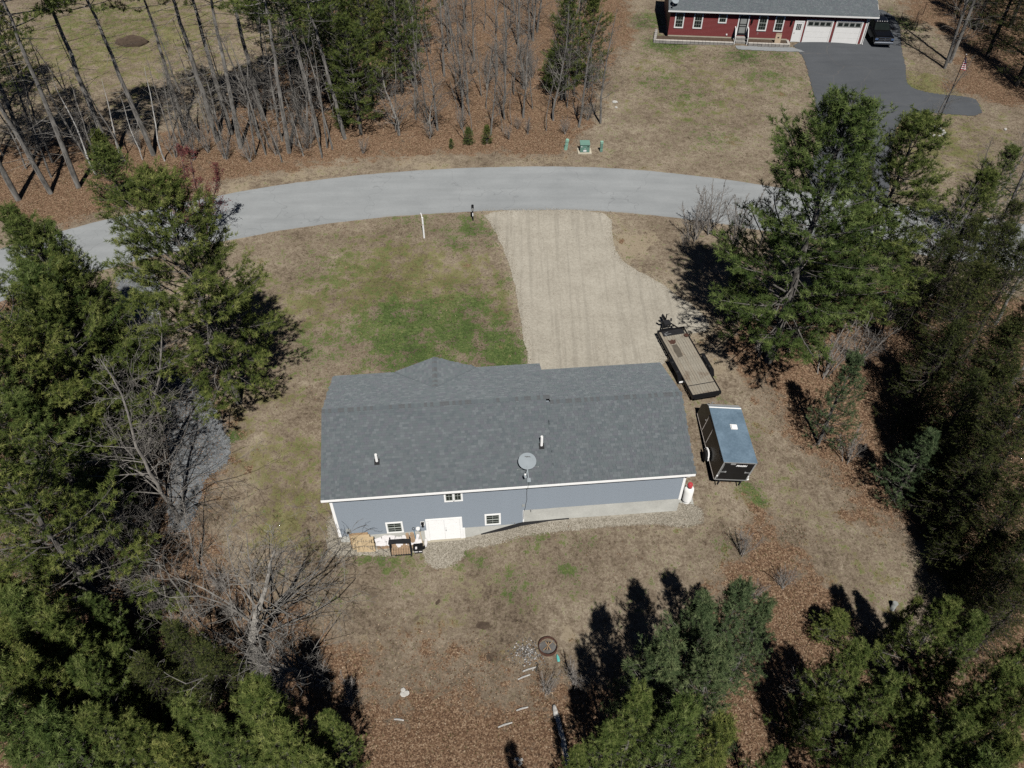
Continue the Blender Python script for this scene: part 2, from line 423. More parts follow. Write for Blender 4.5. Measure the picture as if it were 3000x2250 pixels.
# ------------------------------------------------------------------ terrain
YAW = R(5.02); HO = (-9.90, 23.88)          # blue house: corner of the rear eave, turned 5 degrees
EXx, EXy = math.cos(YAW), math.sin(YAW)
RCX = [-75, -58, -44, -33.2, -22.6, -14.3, -6, 2, 9, 16, 23, 33, 45, 60, 80]
RCY = [20, 32, 42.5, 49.8, 54.5, 56.9, 58.2, 58.65, 58.3, 57.0, 55.0, 52.2, 48.2, 42, 32]
def h2w(lx, ly): return (HO[0] + lx * EXx - ly * EXy, HO[1] + lx * EXy + ly * EXx)
def terr(x, y):
    x = np.asarray(x, float); y = np.asarray(y, float)
    lx = (x - HO[0]) * EXx + (y - HO[1]) * EXy; ly = -(x - HO[0]) * EXy + (y - HO[1]) * EXx
    zr = np.interp(lx, [-30, -6, 0, 3, 5, 7.6, 9, 10.5, 13, 19.5, 24, 40], [-.9, -1.4, -1.6, -1.9, -2.1, -2.05, -1.55, -1.0, -.92, -.97, -1.0, -.8])
    mid = zr * (1 - sstep(0.3, 9.0, ly))
    back = -2.15 + .012 * (ly + 8)
    z = np.where(ly > 0.3, mid, zr + (back - zr) * (1 - sstep(-7.5, -.9, ly)))
    z = z + 1.0 * sstep(64, 87, y) * sstep(-40, 10, x)
    far = sstep(.5, 4, np.hypot(np.maximum(0, np.maximum(-lx, lx - 20)), np.maximum(0, np.maximum(-ly, ly - 9))))
    z = z + far * sstep(0, 3, np.abs(y - np.interp(x, RCX, RCY)) - 6) * .07 * (np.sin(x * .55 + 1.3 * np.sin(y * .31)) + np.sin(y * .48 + 1.1 * np.sin(x * .27 + 2)))
    z = z - 0.55 * sstep(10.8, 15.5, x) * sstep(22, 27, y) * (1 - sstep(33, 37, y))
    return z
def gz(x, y): return float(terr(x, y))

# regions of the yard, in metres
LEAF = [
    [(-47.25, 53.96), (-35.84, 53.24), (-30.36, 56.74), (-23.78, 60.26), (-15.36, 63.48), (-6.19, 64.22), (4.32, 64.03), (6.00, 66.24), (7.29, 71.65), (10.35, 80.53), (13.23, 87.76), (14.75, 105.97), (-27.60, 108.72), (-23.65, 86.03), (-27.36, 74.98), (-30.31, 68.61), (-35.74, 67.44), (-53.29, 65.57)],
    [(-46.06, 46.75), (-29.82, 44.33), (-22.34, 37.56), (-18.40, 33.12), (-17.35, 31.68), (-17.20, 27.66), (-17.38, 24.78), (-15.95, 22.21), (-11.86, 20.10), (-8.60, 18.49), (-4.41, 18.60), (0.00, 18.42), (2.61, 17.83), (4.29, 17.09), (6.87, 17.11), (9.90, 20.00), (11.59, 21.76), (12.44, 24.55), (14.71, 25.72), (15.95, 24.53), (16.63, 22.63), (17.49, 20.64), (18.66, 18.43), (19.94, 17.53), (22.29, 17.73), (25.20, 21.92), (23.45, 23.59), (19.95, 25.66), (18.98, 28.37), (17.49, 30.95), (16.94, 33.46), (15.24, 36.29), (14.19, 39.17), (15.82, 42.72), (19.51, 42.82), (30.11, 45.12), (43.88, 42.79), (28.80, 7.76), (-28.78, 7.75)],
    [(44.13, 76.32), (48.90, 87.04), (45.58, 94.80), (52.16, 106.18), (78.14, 106.04), (59.46, 71.46), (48.90, 72.95)],
]
GREEN = [(-7.4, 39.1, 2.6, 0.8), (-4.0, 39.9, 2.4, 0.75), (-1.2, 39.9, 1.6, 0.7), (-10.4, 40.6, 2, 0.5), (-2.2, 52.0, 1.1, 0.5), (-3.3, 52.5, 1.5, 0.6), (-4.3, 51.6, 1.6, 0.45), (-8.2, 53.0, 2.4, 0.25), (-12.8, 46.6, 3.5, 0.3), (-8.4, 41.6, 2.2, 0.75), (-6.0, 42.0, 2.2, 0.7), (-3.2, 42.8, 2, 0.65), (-0.5, 37.9, 1.6, 0.95), (-2.3, 38.9, 2, 0.6), (-6.1, 37.2, 2.5, 0.75), (-0.5, 45.5, 1.2, 0.3), (-13.3, 39.0, 2.5, 0.35), (-0.7, 37.3, 1.4, 0.7), (-4.6, 37.8, 2.4, 0.5), (-2.2, 51.1, 1, 0.35), (-9.5, 44.6, 2.5, 0.3), (-1.7, 23.1, 0.5, 0.7), (0.2, 21.5, 0.8, 0.45), (3.0, 22.2, 0.7, 0.5), (-7.2, 23.3, 0.9, 0.45), (3.6, 23.6, 0.5, 0.5), (-2.9, 23.8, 0.6, 0.5), (-6.7, 23.3, 1.5, 0.25), (1.1, 23.8, 0.6, 0.5), (14.5, 26.9, 0.4, 0.9), (14.1, 27.8, 0.6, 0.5), (11.9, 23.7, 1, 0.4), (-17.0, 30.7, 0.5, 0.9), (16.8, 86.3, 2.2, 0.7), (15.0, 77.6, 2, 0.4), (24.7, 82.9, 2, 0.65), (28.4, 83.0, 1.5, 0.5), (17.7, 74.9, 2.5, 0.35), (18.5, 67.4, 2, 0.3), (-48.5, 95.3, 6, 0.2), (-45.5, 90.2, 5, 0.2), (39.2, 76.2, 1.5, 0.4), (44.0, 92.7, 3, 0.5), (15.3, 92.4, 2, 0.6), (26.4, 78.8, 3, 0.3)]
OLIVE = [(-8.8, 45.4, 6.5, 0.65), (-4.9, 42.8, 7, 0.6), (-14.6, 42.8, 5, 0.5), (-16.1, 34.3, 3.5, 0.45), (-14.7, 29.2, 4, 0.4), (-12.6, 26.1, 3, 0.55), (-2.8, 21.8, 5, 0.3), (0.0, 22.2, 4, 0.3), (15.8, 26.2, 4, 0.3), (14.0, 22.7, 4, 0.3), (-45.0, 91.1, 16, 0.55), (19.0, 76.9, 9, 0.4), (41.5, 76.8, 4, 0.7), (39.4, 66.2, 8, 0.5), (-6.7, 23.5, 2, 0.4), (17.8, 22.8, 4, 0.3)]
SAND = [(0.0, 54.0, 2.2, 0.55), (9.3, 50.3, 1.6, 0.9), (10.8, 51.1, 1.4, 0.6), (-7.7, 63.1, 3, 0.55), (3.1, 63.1, 4, 0.4), (-17.7, 59.7, 4, 0.5), (0.0, 64.0, 1, 0.5), (-27.7, 55.5, 5, 0.6), (-23.2, 58.1, 4, 0.55), (12.3, 43.4, 2, 0.5), (13.3, 40.9, 1.2, 0.5), (-8.9, 46.3, 1.5, 0.3), (-16.0, 27.3, 1.3, 0.5), (-15.0, 26.5, 1, 0.4), (14.0, 36.6, 1.6, 0.55), (15.5, 35.2, 1.6, 0.3), (-3.8, 23.0, 1.5, 0.45), (-4.7, 21.8, 2.5, 0.35), (8.6, 24.5, 3, 0.35), (11.2, 25.4, 2.2, 0.45), (1.3, 31.1, 1, 0), (-1.9, 22.1, 3, 0.3), (2.8, 19.0, 0.45, 0.9), (7.5, 64.6, 3, 0.35), (16.6, 25.5, 2, 0.3), (-5.9, 20.9, 3, 0.3), (-8.1, 19.0, 1.2, 0.4), (27.0, 63.2, 2.5, 0.3), (15.4, 58.1, 3, 0.3)]
def blobs(L, X, Y):
    o = np.zeros(X.shape)
    for bx, by, r, a in L: o = np.maximum(o, a * np.exp(-((X - bx) ** 2 + (Y - by) ** 2) / (r * r) * .7))
    return o

DRIVE = [(-2.47, 54.91), (-1.54, 52.76), (-0.53, 49.33), (0.00, 46.76), (0.39, 43.42), (0.75, 39.94), (1.01, 37.86), h2w(12.2, 8.1), h2w(19.6, 8.0), (10.33, 37.99), (11.50, 39.79), (13.18, 40.04), (13.90, 40.86), (13.12, 42.65), (11.96, 43.85), (10.83, 45.57), (9.02, 47.37), (8.07, 49.25), (7.95, 51.18), (8.17, 54.56), (5.63, 55.16), (1.69, 55.16)]
RUTS = [(*(-7.79, 21.13), *(-3.60, 21.27), .22, .9), (*(-7.46, 20.63), *(-4.76, 20.76), .3, .8), (*(-9.01, 21.50), *(-7.30, 20.80), .25, .7), (*(-5.77, 19.03), *(-4.81, 20.15), .16, .9), (*(-6.59, 19.28), *(-6.14, 20.08), .14, .8), (*(-4.20, 19.28), *(-3.81, 20.18), .16, .8), (*(-7.23, 20.21), *(-3.64, 20.28), .2, .5), (*(-8.53, 21.94), *(-6.00, 22.31), .25, .5), (*(-1.83, 20.54), *(0.00, 20.00), .3, .4), (*(-16.09, 28.12), *(-14.32, 24.83), .3, .55), (*(6.90, 24.81), *(9.16, 24.48), .3, .5), (*(13.03, 35.14), *(15.96, 26.73), .35, .35), (*(-3.51, 18.25), *(-3.10, 17.16), .2, .7), (*(-1.04, 17.72), *(-0.51, 16.47), .5, .6), (*(0.36, 20.15), *(0.53, 19.10), .15, .6), (*(2.80, 23.18), *(7.54, 23.64), .4, .45), (*(5.59, 22.84), *(9.38, 23.26), .4, .4)]
def ruts(X, Y):
    o = np.zeros(X.shape)
    for ax_, ay_, bx_, by_, wd, am in RUTS:
        ex_, ey_ = bx_ - ax_, by_ - ay_; t = np.clip(((X - ax_) * ex_ + (Y - ay_) * ey_) / (ex_ ** 2 + ey_ ** 2), 0, 1)
        o = np.maximum(o, .62 * am * np.exp(-(np.hypot(X - ax_ - t * ex_, Y - ay_ - t * ey_) / (wd * .6 + .10)) ** 2))
    return o
fx = np.arange(-62, 62.01, .3); fy = np.arange(2, 106.01, .3)
ext = np.array([3, 8, 18, 40, 90, 180, 320, 520.])
ax = np.concatenate([fx[0] - ext[::-1], fx, fx[-1] + ext]); ay = np.concatenate([fy[0] - ext[::-1], fy, fy[-1] + ext])
GX, GY = np.meshgrid(ax, ay); GZ = terr(GX, GY) + .02 * (fbm(GX * .9, GY * .9, 3) - .5) * sstep(0, 2, np.abs(GY - np.interp(GX, RCX, RCY)) - 6)
leafA = np.zeros(GX.shape)
for L_ in LEAF: leafA = np.maximum(leafA, 1 - sstep(-2.6, 2.4, sdf(L_, GX, GY)))
leafA *= 1 - (.10 + .36 * sstep(13.5, 16.5, GY)) * (1 - sstep(17, 21, GY)) * (1 - sstep(6, 9, np.abs(GX + .5)))
nx_, ny_ = len(ax), len(ay)
idx = np.arange(nx_ * ny_).reshape(ny_, nx_)
Fg = np.stack([idx[:-1, :-1], idx[:-1, 1:], idx[1:, 1:], idx[1:, :-1]], -1).reshape(-1, 4)
gm = np_mesh('ground', np.stack([GX, GY, GZ], -1).reshape(-1, 3), Fg,
             {'rut': ('POINT', ruts(GX, GY)), 'leaf': ('POINT', leafA), 'green': ('POINT', blobs(GREEN, GX, GY)), 'olive': ('POINT', blobs(OLIVE, GX, GY)), 'sand': ('POINT', np.maximum(blobs(SAND, GX, GY), .62 * (1 - sstep(-.2, 1.5, sdf(DRIVE, GX, GY)))))}, True)
tag(ob('ground', gm, M['ground']), kind='structure')

def sheet(name, poly, res, amp, dz, m, lo=0, smooth=2, nscale=1.2, zf=None):
    "ragged-edged ground sheet that follows the terrain"
    poly = chaikin(poly, smooth) if smooth else poly
    P = np.array(poly); x0, y0 = P.min(0) - .5; x1, y1 = P.max(0) + .5
    xs = np.arange(x0, x1, res); ys = np.arange(y0, y1, res)
    X, Y = np.meshgrid(xs, ys); Z = (zf or terr)(X, Y) + dz
    cx, cy = X[:-1, :-1] + res / 2, Y[:-1, :-1] + res / 2
    d = sdf(poly, cx, cy) + amp * (fbm(cx * nscale, cy * nscale, lo, 4) - .5) * 2
    i = np.arange(X.size).reshape(X.shape)
    F = np.stack([i[:-1, :-1], i[:-1, 1:], i[1:, 1:], i[1:, :-1]], -1)[d < 0]
    u, inv = np.unique(F, return_inverse=True)
    me = np_mesh(name, np.stack([X, Y, Z], -1).reshape(-1, 3)[u], inv.reshape(-1, 4), smooth=True)
    return tag(ob(name, me, m), kind='structure')

def catmull(p, n=10):
    p = [np.array(q, float) for q in p]; p = [2 * p[0] - p[1]] + p + [2 * p[-1] - p[-2]]; o = []
    for i in range(1, len(p) - 2):
        a, b, c, d = p[i - 1:i + 3]
        for t in np.linspace(0, 1, n, endpoint=False):
            o.append(.5 * ((2 * b) + (-a + c) * t + (2 * a - 5 * b + 4 * c - d) * t * t + (-a + 3 * b - 3 * c + d) * t ** 3))
    return np.array(o + [p[-2]])

# the road: a ribbon between its two edges
road_c = catmull([(-75, 20), (-58, 32), (-44, 42.5), (-33.2, 49.8), (-22.6, 54.5), (-14.3, 56.9), (-6, 58.2), (2, 58.65), (9, 58.3), (16, 57.0), (23, 55.0), (33, 52.2), (45, 48.2), (60, 42), (80, 32)], 26)
tn = np.gradient(road_c, axis=0); tn /= np.linalg.norm(tn, axis=1)[:, None]; nn_ = np.stack([-tn[:, 1], tn[:, 0]], 1)
tpar = np.arange(len(road_c)) * .4
offs = np.linspace(-1, 1, 17); RV = []
for o_ in offs:
    wd = 3.62 + (.10 * (fbm(tpar * .9, tpar * 0 + (3 if o_ < 0 else 9), 5, 4) - .5) * 2 if abs(o_) == 1 else 0)
    q = road_c + nn_ * (o_ * wd)[:, None] if not np.isscalar(wd) else road_c + nn_ * o_ * wd
    z = terr(q[:, 0], q[:, 1]) * .0 + .028 + .05 * (1 - o_ * o_)
    RV.append(np.stack([q[:, 0], q[:, 1], z - (.05 if abs(o_) == 1 else 0)], 1))
RV = np.array(RV); nr, nc = RV.shape[:2]; ii = np.arange(nr * nc).reshape(nr, nc)
tag(ob('road', np_mesh('road', RV.reshape(-1, 3), np.stack([ii[:-1, :-1], ii[1:, :-1], ii[1:, 1:], ii[:-1, 1:]], -1).reshape(-1, 4), {'across': ('POINT', np.repeat(offs, nc))}, True), M['road']), kind='structure')

sheet('gravel_driveway', DRIVE, .07, .13, .022, M['sand_drive'], 4, smooth=1)
BED = [(-10.59, 25.72), (-10.18, 23.33), (-8.58, 23.53), (-6.68, 23.58), (-4.94, 24.04), (-4.82, 23.26), (-4.16, 22.83), (-3.23, 23.09), (-2.74, 23.58), (-2.78, 24.16), (-0.92, 24.06), (1.68, 24.41), (4.79, 24.80), (7.78, 25.06), (9.78, 24.82), (10.80, 25.17), (10.85, 25.98), (10.15, 26.57), h2w(19.0, .6), h2w(10, .6), h2w(5, .6), h2w(.6, .8), h2w(.4, 2.5)]
sheet('stone_bed', BED, .07, .16, .03, M['stone_bed'], 8, smooth=1, nscale=2.6)
PATH = [(-19.48, 34.32), (-17.39, 31.12), (-16.91, 29.90), (-17.08, 28.62), (-18.05, 28.03), (-18.16, 26.60), (-18.18, 24.96), (-19.22, 24.60), (-19.82, 26.30), (-20.03, 28.14), (-20.72, 30.15), (-21.59, 32.21), (-23.09, 34.98), (-24.68, 37.75), (-27.17, 41.16), (-28.60, 44.37), (-29.94, 46.75), (-27.39, 47.59), (-25.50, 44.78), (-24.99, 41.67), (-23.31, 37.76), (-21.12, 35.68)]
sheet('gravel_path', PATH, .10, .22, .02, M['grey_gravel'], 13, smooth=2, nscale=2.2)
RD = [(30.52, 86.34), (30.96, 83.44), (30.93, 81.23), (30.44, 77.40), (29.97, 73.71), (29.03, 69.18), (27.43, 64.34), (24.75, 58.06), (26.14, 55.97), (30.19, 53.48), (32.10, 58.06), (34.58, 64.76), (35.70, 67.25), (36.35, 68.86), (37.54, 70.51), (38.89, 71.36), (42.04, 71.66), (45.54, 71.09), (46.19, 73.92), (45.80, 74.76), (43.70, 75.12), (41.84, 75.40), (40.36, 76.25), (40.13, 77.47), (41.27, 81.10), (42.31, 85.35), (44.66, 92.65), (43.53, 97.04), (41.03, 92.53)]
sheet('paved_driveway', RD, .12, .06, .03, M['drive_asphalt'], 17, smooth=1)

# scattered dry leaves and grass, far too many to count
rs = np.random.default_rng(5)
def scatter(n, box, f):
    o = []
    while sum(map(len, o)) < n:
        p = rs.uniform((box[0], box[2]), (box[1], box[3]), (40000, 2)); k = rs.random(40000) < f(p[:, 0], p[:, 1]); o.append(p[k])
    return np.concatenate(o)[:n]
HB = [h2w(.2, .2), h2w(19.5, .2), h2w(19.5, 8.9), h2w(.2, 8.9)]
def free(x, y):
    b = sdf(HB, x, y) > .1
    b &= sdf(DRIVE, x, y) > -.2
    b &= sdf(RD, x, y) > -.1
    k = np.min(np.hypot(x[:, None] - road_c[None, ::4, 0], y[:, None] - road_c[None, ::4, 1]), 1) > 3.7
    return b & k
def in_view(x, y): return (np.abs(x) < 9 + .62 * y) & (y > 8) & (y < 104)
def leaf_d(x, y):
    m = np.zeros(len(x))
    for L_ in LEAF: m = np.maximum(m, 1 - sstep(-1.5, 1.6, sdf(L_, x, y) + 1.8 * (fbm(x * .5, y * .5, 21) - .5)))
    m = np.maximum(m, .05) * np.clip(.05 + 2.3 * (fbm(x * .35, y * .35, 33) - .3), .03, 1)
    return m * in_view(x, y) * free(x, y)
NL = 130000
p = scatter(NL, (-62, 62, 8, 104), leaf_d)
def cards(p, size, tilt, lift, aspect=.6):
    n = len(p); a = rs.uniform(0, 2 * np.pi, n); s = rs.uniform(*size, n)
    u = np.stack([np.cos(a), np.sin(a), rs.normal(0, tilt, n)], 1); v = np.stack([-np.sin(a), np.cos(a), rs.normal(0, tilt, n)], 1) * aspect
    c = np.stack([p[:, 0], p[:, 1], terr(p[:, 0], p[:, 1]) + lift + rs.uniform(0, .03, n)], 1)
    s = s[:, None] / 2
    V = np.stack([c - u * s, c - v * s, c + u * s, c + v * s], 1)
    return V.reshape(-1, 3), np.arange(4 * n).reshape(n, 4)
V, F = cards(p, (.045, .11), .35, .035)
tag(ob('leaf_litter', np_mesh('leaf_litter', V, F, {'tone': ('FACE', rs.beta(1.3, 1.5, NL))}), M['leaf']), 'fallen brown leaves strewn over the woodland floor', 'leaves', kind='stuff')

def grass_d(x, y):
    m = blobs(GREEN, x, y) + .5 * blobs(OLIVE, x, y) + .16
    return np.clip(m * (.2 + 1.3 * fbm(x * .9, y * .9, 41)), 0, 1) * in_view(x, y) * free(x, y) * (y > 12)
NG = 100000
p = scatter(NG, (-62, 62, 8, 104), grass_d)
a = rs.uniform(0, 2 * np.pi, NG * 3); pp = np.repeat(p, 3, 0) + rs.normal(0, .035, (NG * 3, 2))
hh = rs.uniform(.04, .11, NG * 3); c = np.stack([pp[:, 0], pp[:, 1], terr(pp[:, 0], pp[:, 1]) + .0], 1)
d_ = np.stack([np.cos(a), np.sin(a), 0 * a], 1); ln = rs.normal(0, .05, (NG * 3, 3)); ln[:, 2] = hh
V = np.stack([c - d_ * .012, c + d_ * .012, c + ln], 1).reshape(-1, 3)
gg = np.clip(blobs(GREEN, p[:, 0], p[:, 1]), 0, 1)
tone = np.repeat(np.clip(.85 - .85 * gg + rs.normal(0, .16, NG), 0, 1), 3)
tag(ob('lawn_grass', np_mesh('lawn_grass', V, np.arange(9 * NG).reshape(-1, 3), {'tone': ('FACE', tone)}), M['grass']), 'patchy short spring grass on the lawns', 'grass', kind='stuff')

def pebbles(name, poly, n, size, stops, label, out=.35, inner=None):
    P_ = np.array(poly); bx0, by0 = P_.min(0) - 1; bx1, by1 = P_.max(0) + 1
    def dens(x, y):
        d = sdf(poly, x, y); k = (1 - sstep(0, out, d)) ** 1.5
        if inner: k = k * (.03 + .97 * sstep(-inner, 0, d))
        return k * (sdf(HB, x, y) > .0)
    p = scatter(n, (bx0, bx1, by0, by1), dens); n = len(p)
    s_ = rs.uniform(*size, (n, 1)) / 2; c = np.stack([p[:, 0], p[:, 1], terr(p[:, 0], p[:, 1]) + .035], 1)
    a = rs.uniform(0, 6.28, n); u = np.stack([np.cos(a), np.sin(a), 0 * a], 1) * s_; v = np.stack([-np.sin(a), np.cos(a), 0 * a], 1) * s_ * rs.uniform(.55, 1, (n, 1)); w_ = np.array([[0, 0, 1.]]) * s_ * rs.uniform(.5, .9, (n, 1))
    V = np.stack([c + u, c + v, c - u, c - v, c + w_ + u * .2], 1).reshape(-1, 3); b = np.arange(n)[:, None] * 5
    F = np.stack([b + [0, 1, 4], b + [1, 2, 4], b + [2, 3, 4], b + [3, 0, 4]], 1).reshape(-1, 3)
    tag(ob(name, np_mesh(name, V, F, {'tone': ('FACE', np.repeat(rs.random(n), 4))}), tone_mat(name + '_tone', stops, .95)), label, 'stones', kind='stuff')
pebbles('bed_stones', BED, 15000, (.03, .07), [(0, (.12, .105, .08)), (.5, (.28, .25, .20)), (1, (.52, .48, .41))], 'washed stones lying loose along the rear foundation', .14)
pebbles('path_stones', PATH, 14000, (.03, .075), [(0, (.07, .075, .08)), (.5, (.17, .18, .19)), (1, (.36, .37, .38))], 'crushed grey stones lying loose on the left path', .2)
pebbles('driveway_stones', DRIVE, 7000, (.03, .07), [(0, (.18, .15, .11)), (.5, (.33, .29, .22)), (1, (.55, .5, .42))], 'loose pale stones along the gravel driveway edges', .6, .8)

# ------------------------------------------------------------------ shared house pieces
M['muntin'] = mat('sash_bar', (.42, .45, .42), .5, var=.05)
def shingle_roof(parent, slopes, seed=1, singles=0, expo=.143):
    """courses of separate tabs. slopes: list of (origin, along, up, width(t)->(a,b), length); local house frame"""
    rg = random.Random(seed); W = [.13, .16, .19, .22, .27]
    protos = {}
    def proto(wi, ti):
        if (wi, ti) not in protos:
            m = MB(); w_ = W[wi] - .006; h = expo + .02; t0, t1 = .016 + .003 * (ti % 3), .004
            m.add([(0, 0, 0), (w_, 0, 0), (w_, h, 0), (0, h, 0), (0, 0, t0), (w_, 0, t0), (w_, h, t1), (0, h, t1)],
                  [(4, 5, 6, 7), (0, 1, 5, 4), (1, 2, 6, 5), (3, 0, 4, 7), (2, 3, 7, 6)])
            me = m.mesh('shingle'); me.materials.append(SH[ti]); protos[(wi, ti)] = me
        return protos[(wi, ti)]
    V = []; F = []; MI = []; left = singles
    for (O, A, U, wid, length) in slopes:
        O = np.array(O, float); A = norm(A); U = norm(U); N = np.cross(A, U)
        rotm = Matrix((Vector(A), Vector(U), Vector(N))).transposed().to_euler()
        rows = int(length / expo)
        for r_ in range(rows):
            s_ = r_ * expo; a0, a1 = wid(s_ / length); x = a0; last = 0
            x -= rg.uniform(0, .1) * 0
            while x < a1 - .05:
                wi = rg.randrange(5); 
                if x + W[wi] > a1 + .06: wi = 0
                ti = rg.choices(range(6), (3, 5, 4, 4, 2, 3))[0]
                P0 = O + A * x + U * s_
                if left > 0:
                    ob('shingle', proto(wi, ti), None, parent, tuple(P0 + N * .002), rotm); left -= 1
                else:
                    w_ = W[wi] - .006; h = expo + .02; t0, t1 = .016 + .003 * (ti % 3), .004
                    b = len(V)
                    for (q, e, t) in ((0, 0, 0), (w_, 0, 0), (w_, h, 0), (0, h, 0), (0, 0, t0), (w_, 0, t0), (w_, h, t1), (0, h, t1)):
                        V.append(P0 + A * q + U * e + N * (t + .002))
                    for f in ((4, 5, 6, 7), (0, 1, 5, 4), (1, 2, 6, 5), (3, 0, 4, 7)): F.append([b + i for i in f]); MI.append(ti)
                x += W[wi]
    me = np_mesh('shingle_field', V, F); me.polygons.foreach_set('material_index', MI)
    for m in SH: me.materials.append(m)
    return tag(ob('shingle_field', me, None, parent), kind='stuff')

def ridge_caps(parent, p0, p1, slope, m):
    p0 = np.array(p0, float); p1 = np.array(p1, float); L = np.linalg.norm(p1 - p0); A = (p1 - p0) / L; Yd = norm(np.cross([0, 0, 1], A))
    rg = random.Random(3); cap = MB(); w_, l_ = .16, .20
    c = math.cos(slope); s_ = math.sin(slope)
    for zo in (0,):
        cap.add([(0, -w_ * c, -w_ * s_ + .03), (l_, -w_ * c, -w_ * s_ + .018), (l_, 0, .022), (0, 0, .034), (0, w_ * c, -w_ * s_ + .03), (l_, w_ * c, -w_ * s_ + .018),
                 (0, -w_ * c, -w_ * s_), (0, 0, .0), (0, w_ * c, -w_ * s_), (l_, -w_ * c, -w_ * s_), (l_, w_ * c, -w_ * s_)],
                [(0, 1, 2, 3), (3, 2, 5, 4), (0, 3, 7, 6), (3, 4, 8, 7), (6, 9, 1, 0), (4, 5, 10, 8)])
    mes = []
    for q in range(3):
        me = cap.mesh('ridge_cap'); me.materials.append([M['ridge'], SH[0], SH[3]][q]); mes.append(me)
    n = int(L / .17)
    for i in range(n):
        ob('ridge_cap', rg.choices(mes, (5, 3, 2))[0], None, parent, tuple(p0 + A * (i * L / n)), (0, 0, math.atan2(A[1], A[0])))

def clapboards(parent, runs, m, expo=.13, name='siding_board'):
    """runs: list of (origin, along-vector angle, length, z). each board its own mesh object, alike lengths share data"""
    cache = {}
    for (x, y, ang, L, z) in runs:
        k = round(L, 2)
        if k not in cache:
            b = MB(); b.prism([(0, 0), (-.024, .0), (-.024, expo * .66), (-.006, expo * .86), (-.006, expo + .004), (0, expo + .004)], 0, L, 'X')
            me = b.mesh(name); me.materials.append(m); cache[k] = me
        ob(name, cache[k], None, parent, (x, y, z), (0, 0, ang))

def window(parent, x0, x1, z0, z1, y, cols=2, rows=2, dh=False, trim=.085, face=-1, name='window', pane_m='glass', sillx=.0):
    """proud trim, dark pane, muntins. the wall faces -y in the local frame"""
    t = trim
    def fr(m):
        m.box(x0 - t, x1 + t, y - .055, y, z1, z1 + t); m.box(x0 - t - sillx, x1 + t + sillx, y - .065, y, z0 - t, z0)
        m.box(x0 - t, x0, y - .055, y, z0, z1); m.box(x1, x1 + t, y - .055, y, z0, z1)
    f = part(name, M['white'], parent, fr, bevel=.006)
    part('pane', M[pane_m], f, lambda m: m.box(x0, x1, y - .032, y - .004, z0, z1))
    def mu(m):
        w_ = .014
        halves = [(z0, z1)] if not dh else [(z0, (z0 + z1) / 2 - .02), ((z0 + z1) / 2 + .02, z1)]
        if dh: m.box(x0, x1, y - .048, y - .033, (z0 + z1) / 2 - .025, (z0 + z1) / 2 + .025)
        for a, b in halves:
            for i in range(1, cols): q = x0 + (x1 - x0) * i / cols; m.box(q - w_ / 2, q + w_ / 2, y - .040, y - .0325, a, b)
            for i in range(1, rows): q = a + (b - a) * i / rows; m.box(x0, x1, y - .0415, y - .0328, q - w_ / 2, q + w_ / 2)
        m.box(x0, x0 + .03, y - .046, y - .0327, z0, z1); m.box(x1 - .03, x1, y - .046, y - .0327, z0, z1)
        m.box(x0 + .031, x1 - .031, y - .0455, y - .0326, z0, z0 + .03); m.box(x0 + .031, x1 - .031, y - .0455, y - .0326, z1 - .03, z1)
    part('muntin', M['muntin'], f, mu)
    return f

# ------------------------------------------------------------------ the blue-grey house
PI = math.pi
H = thing('ranch_house', 'long blue-grey clapboard ranch house with dark grey shingle roof in the clearing', 'house', (HO[0], HO[1], 0), YAW)
PT = 5 / 12.; SL = math.atan(PT); X0, X1, Y0, Y1, YG, XG = .32, 19.44, .35, 8.75, 8.20, 12.20
ZE = 2.90; RY, GY_ = 4.55, 4.27; RZ = ZE + RY * PT; GZ_ = ZE + GY_ * PT
def core(m):
    m.prism([(Y0, -.9), (Y1, -.9), (Y1, 2.93), (RY, RZ - .18), (Y0, 2.93)], X0, XG, 'X')
    m.prism([(Y0, .25), (YG, .25), (YG, 2.93), (GY_, GZ_ - .18), (Y0, 2.93)], XG + .004, X1, 'X')
    m.prism([(3.9, 2.4), (8.3, 2.4), (8.3, 2.95), (6.1, 3.82), (3.9, 2.95)], 6.2, 8.9, 'Y')
part('wall', M['blue_siding'], H, core)
def fnd(m):
    m.box(X0 + .02, 10.6, Y0 - .005, Y1 - .05, -3.2, -1.04)
    m.box(10.6, X1 - .02, Y0 - .007, YG - .05, -2.6, .205)
part('foundation', M['concrete'], H, fnd)
runs = []
z = -1.04
while z < 2.70:
    runs.append((X0, Y0, 0, (10.58 if z < .16 else X1) - X0, z)); z += .13
z = .2
while z < 2.75:
    runs.append((X1, Y0 + .02, PI / 2, YG - Y0 - .04, z)); runs.append((X0, Y1 - .02, -PI / 2, Y1 - Y0 - .04, z)); z += .13
clapboards(H, runs, M['blue_siding'])
def corner(m):
    m.box(X0 - .03, X0 + .12, Y0 - .034, Y0 + .10, -1.05, 2.78)
    m.box(X1 - .12, X1 + .03, Y0 - .034, Y0 + .10, .19, 2.78)
part('corner_board', M['white'], H, lambda m: m.box(X0 - .03, X0 + .12, Y0 - .034, Y0 + .10, -1.05, 2.78))
part('corner_board', M['white'], H, lambda m: m.box(X1 - .12, X1 + .03, Y0 - .034, Y0 + .10, .19, 2.78))
part('corner_board', M['white'], H, lambda m: m.box(10.575, 10.64, Y0 - .030, Y0 - .001, -1.05, .20))
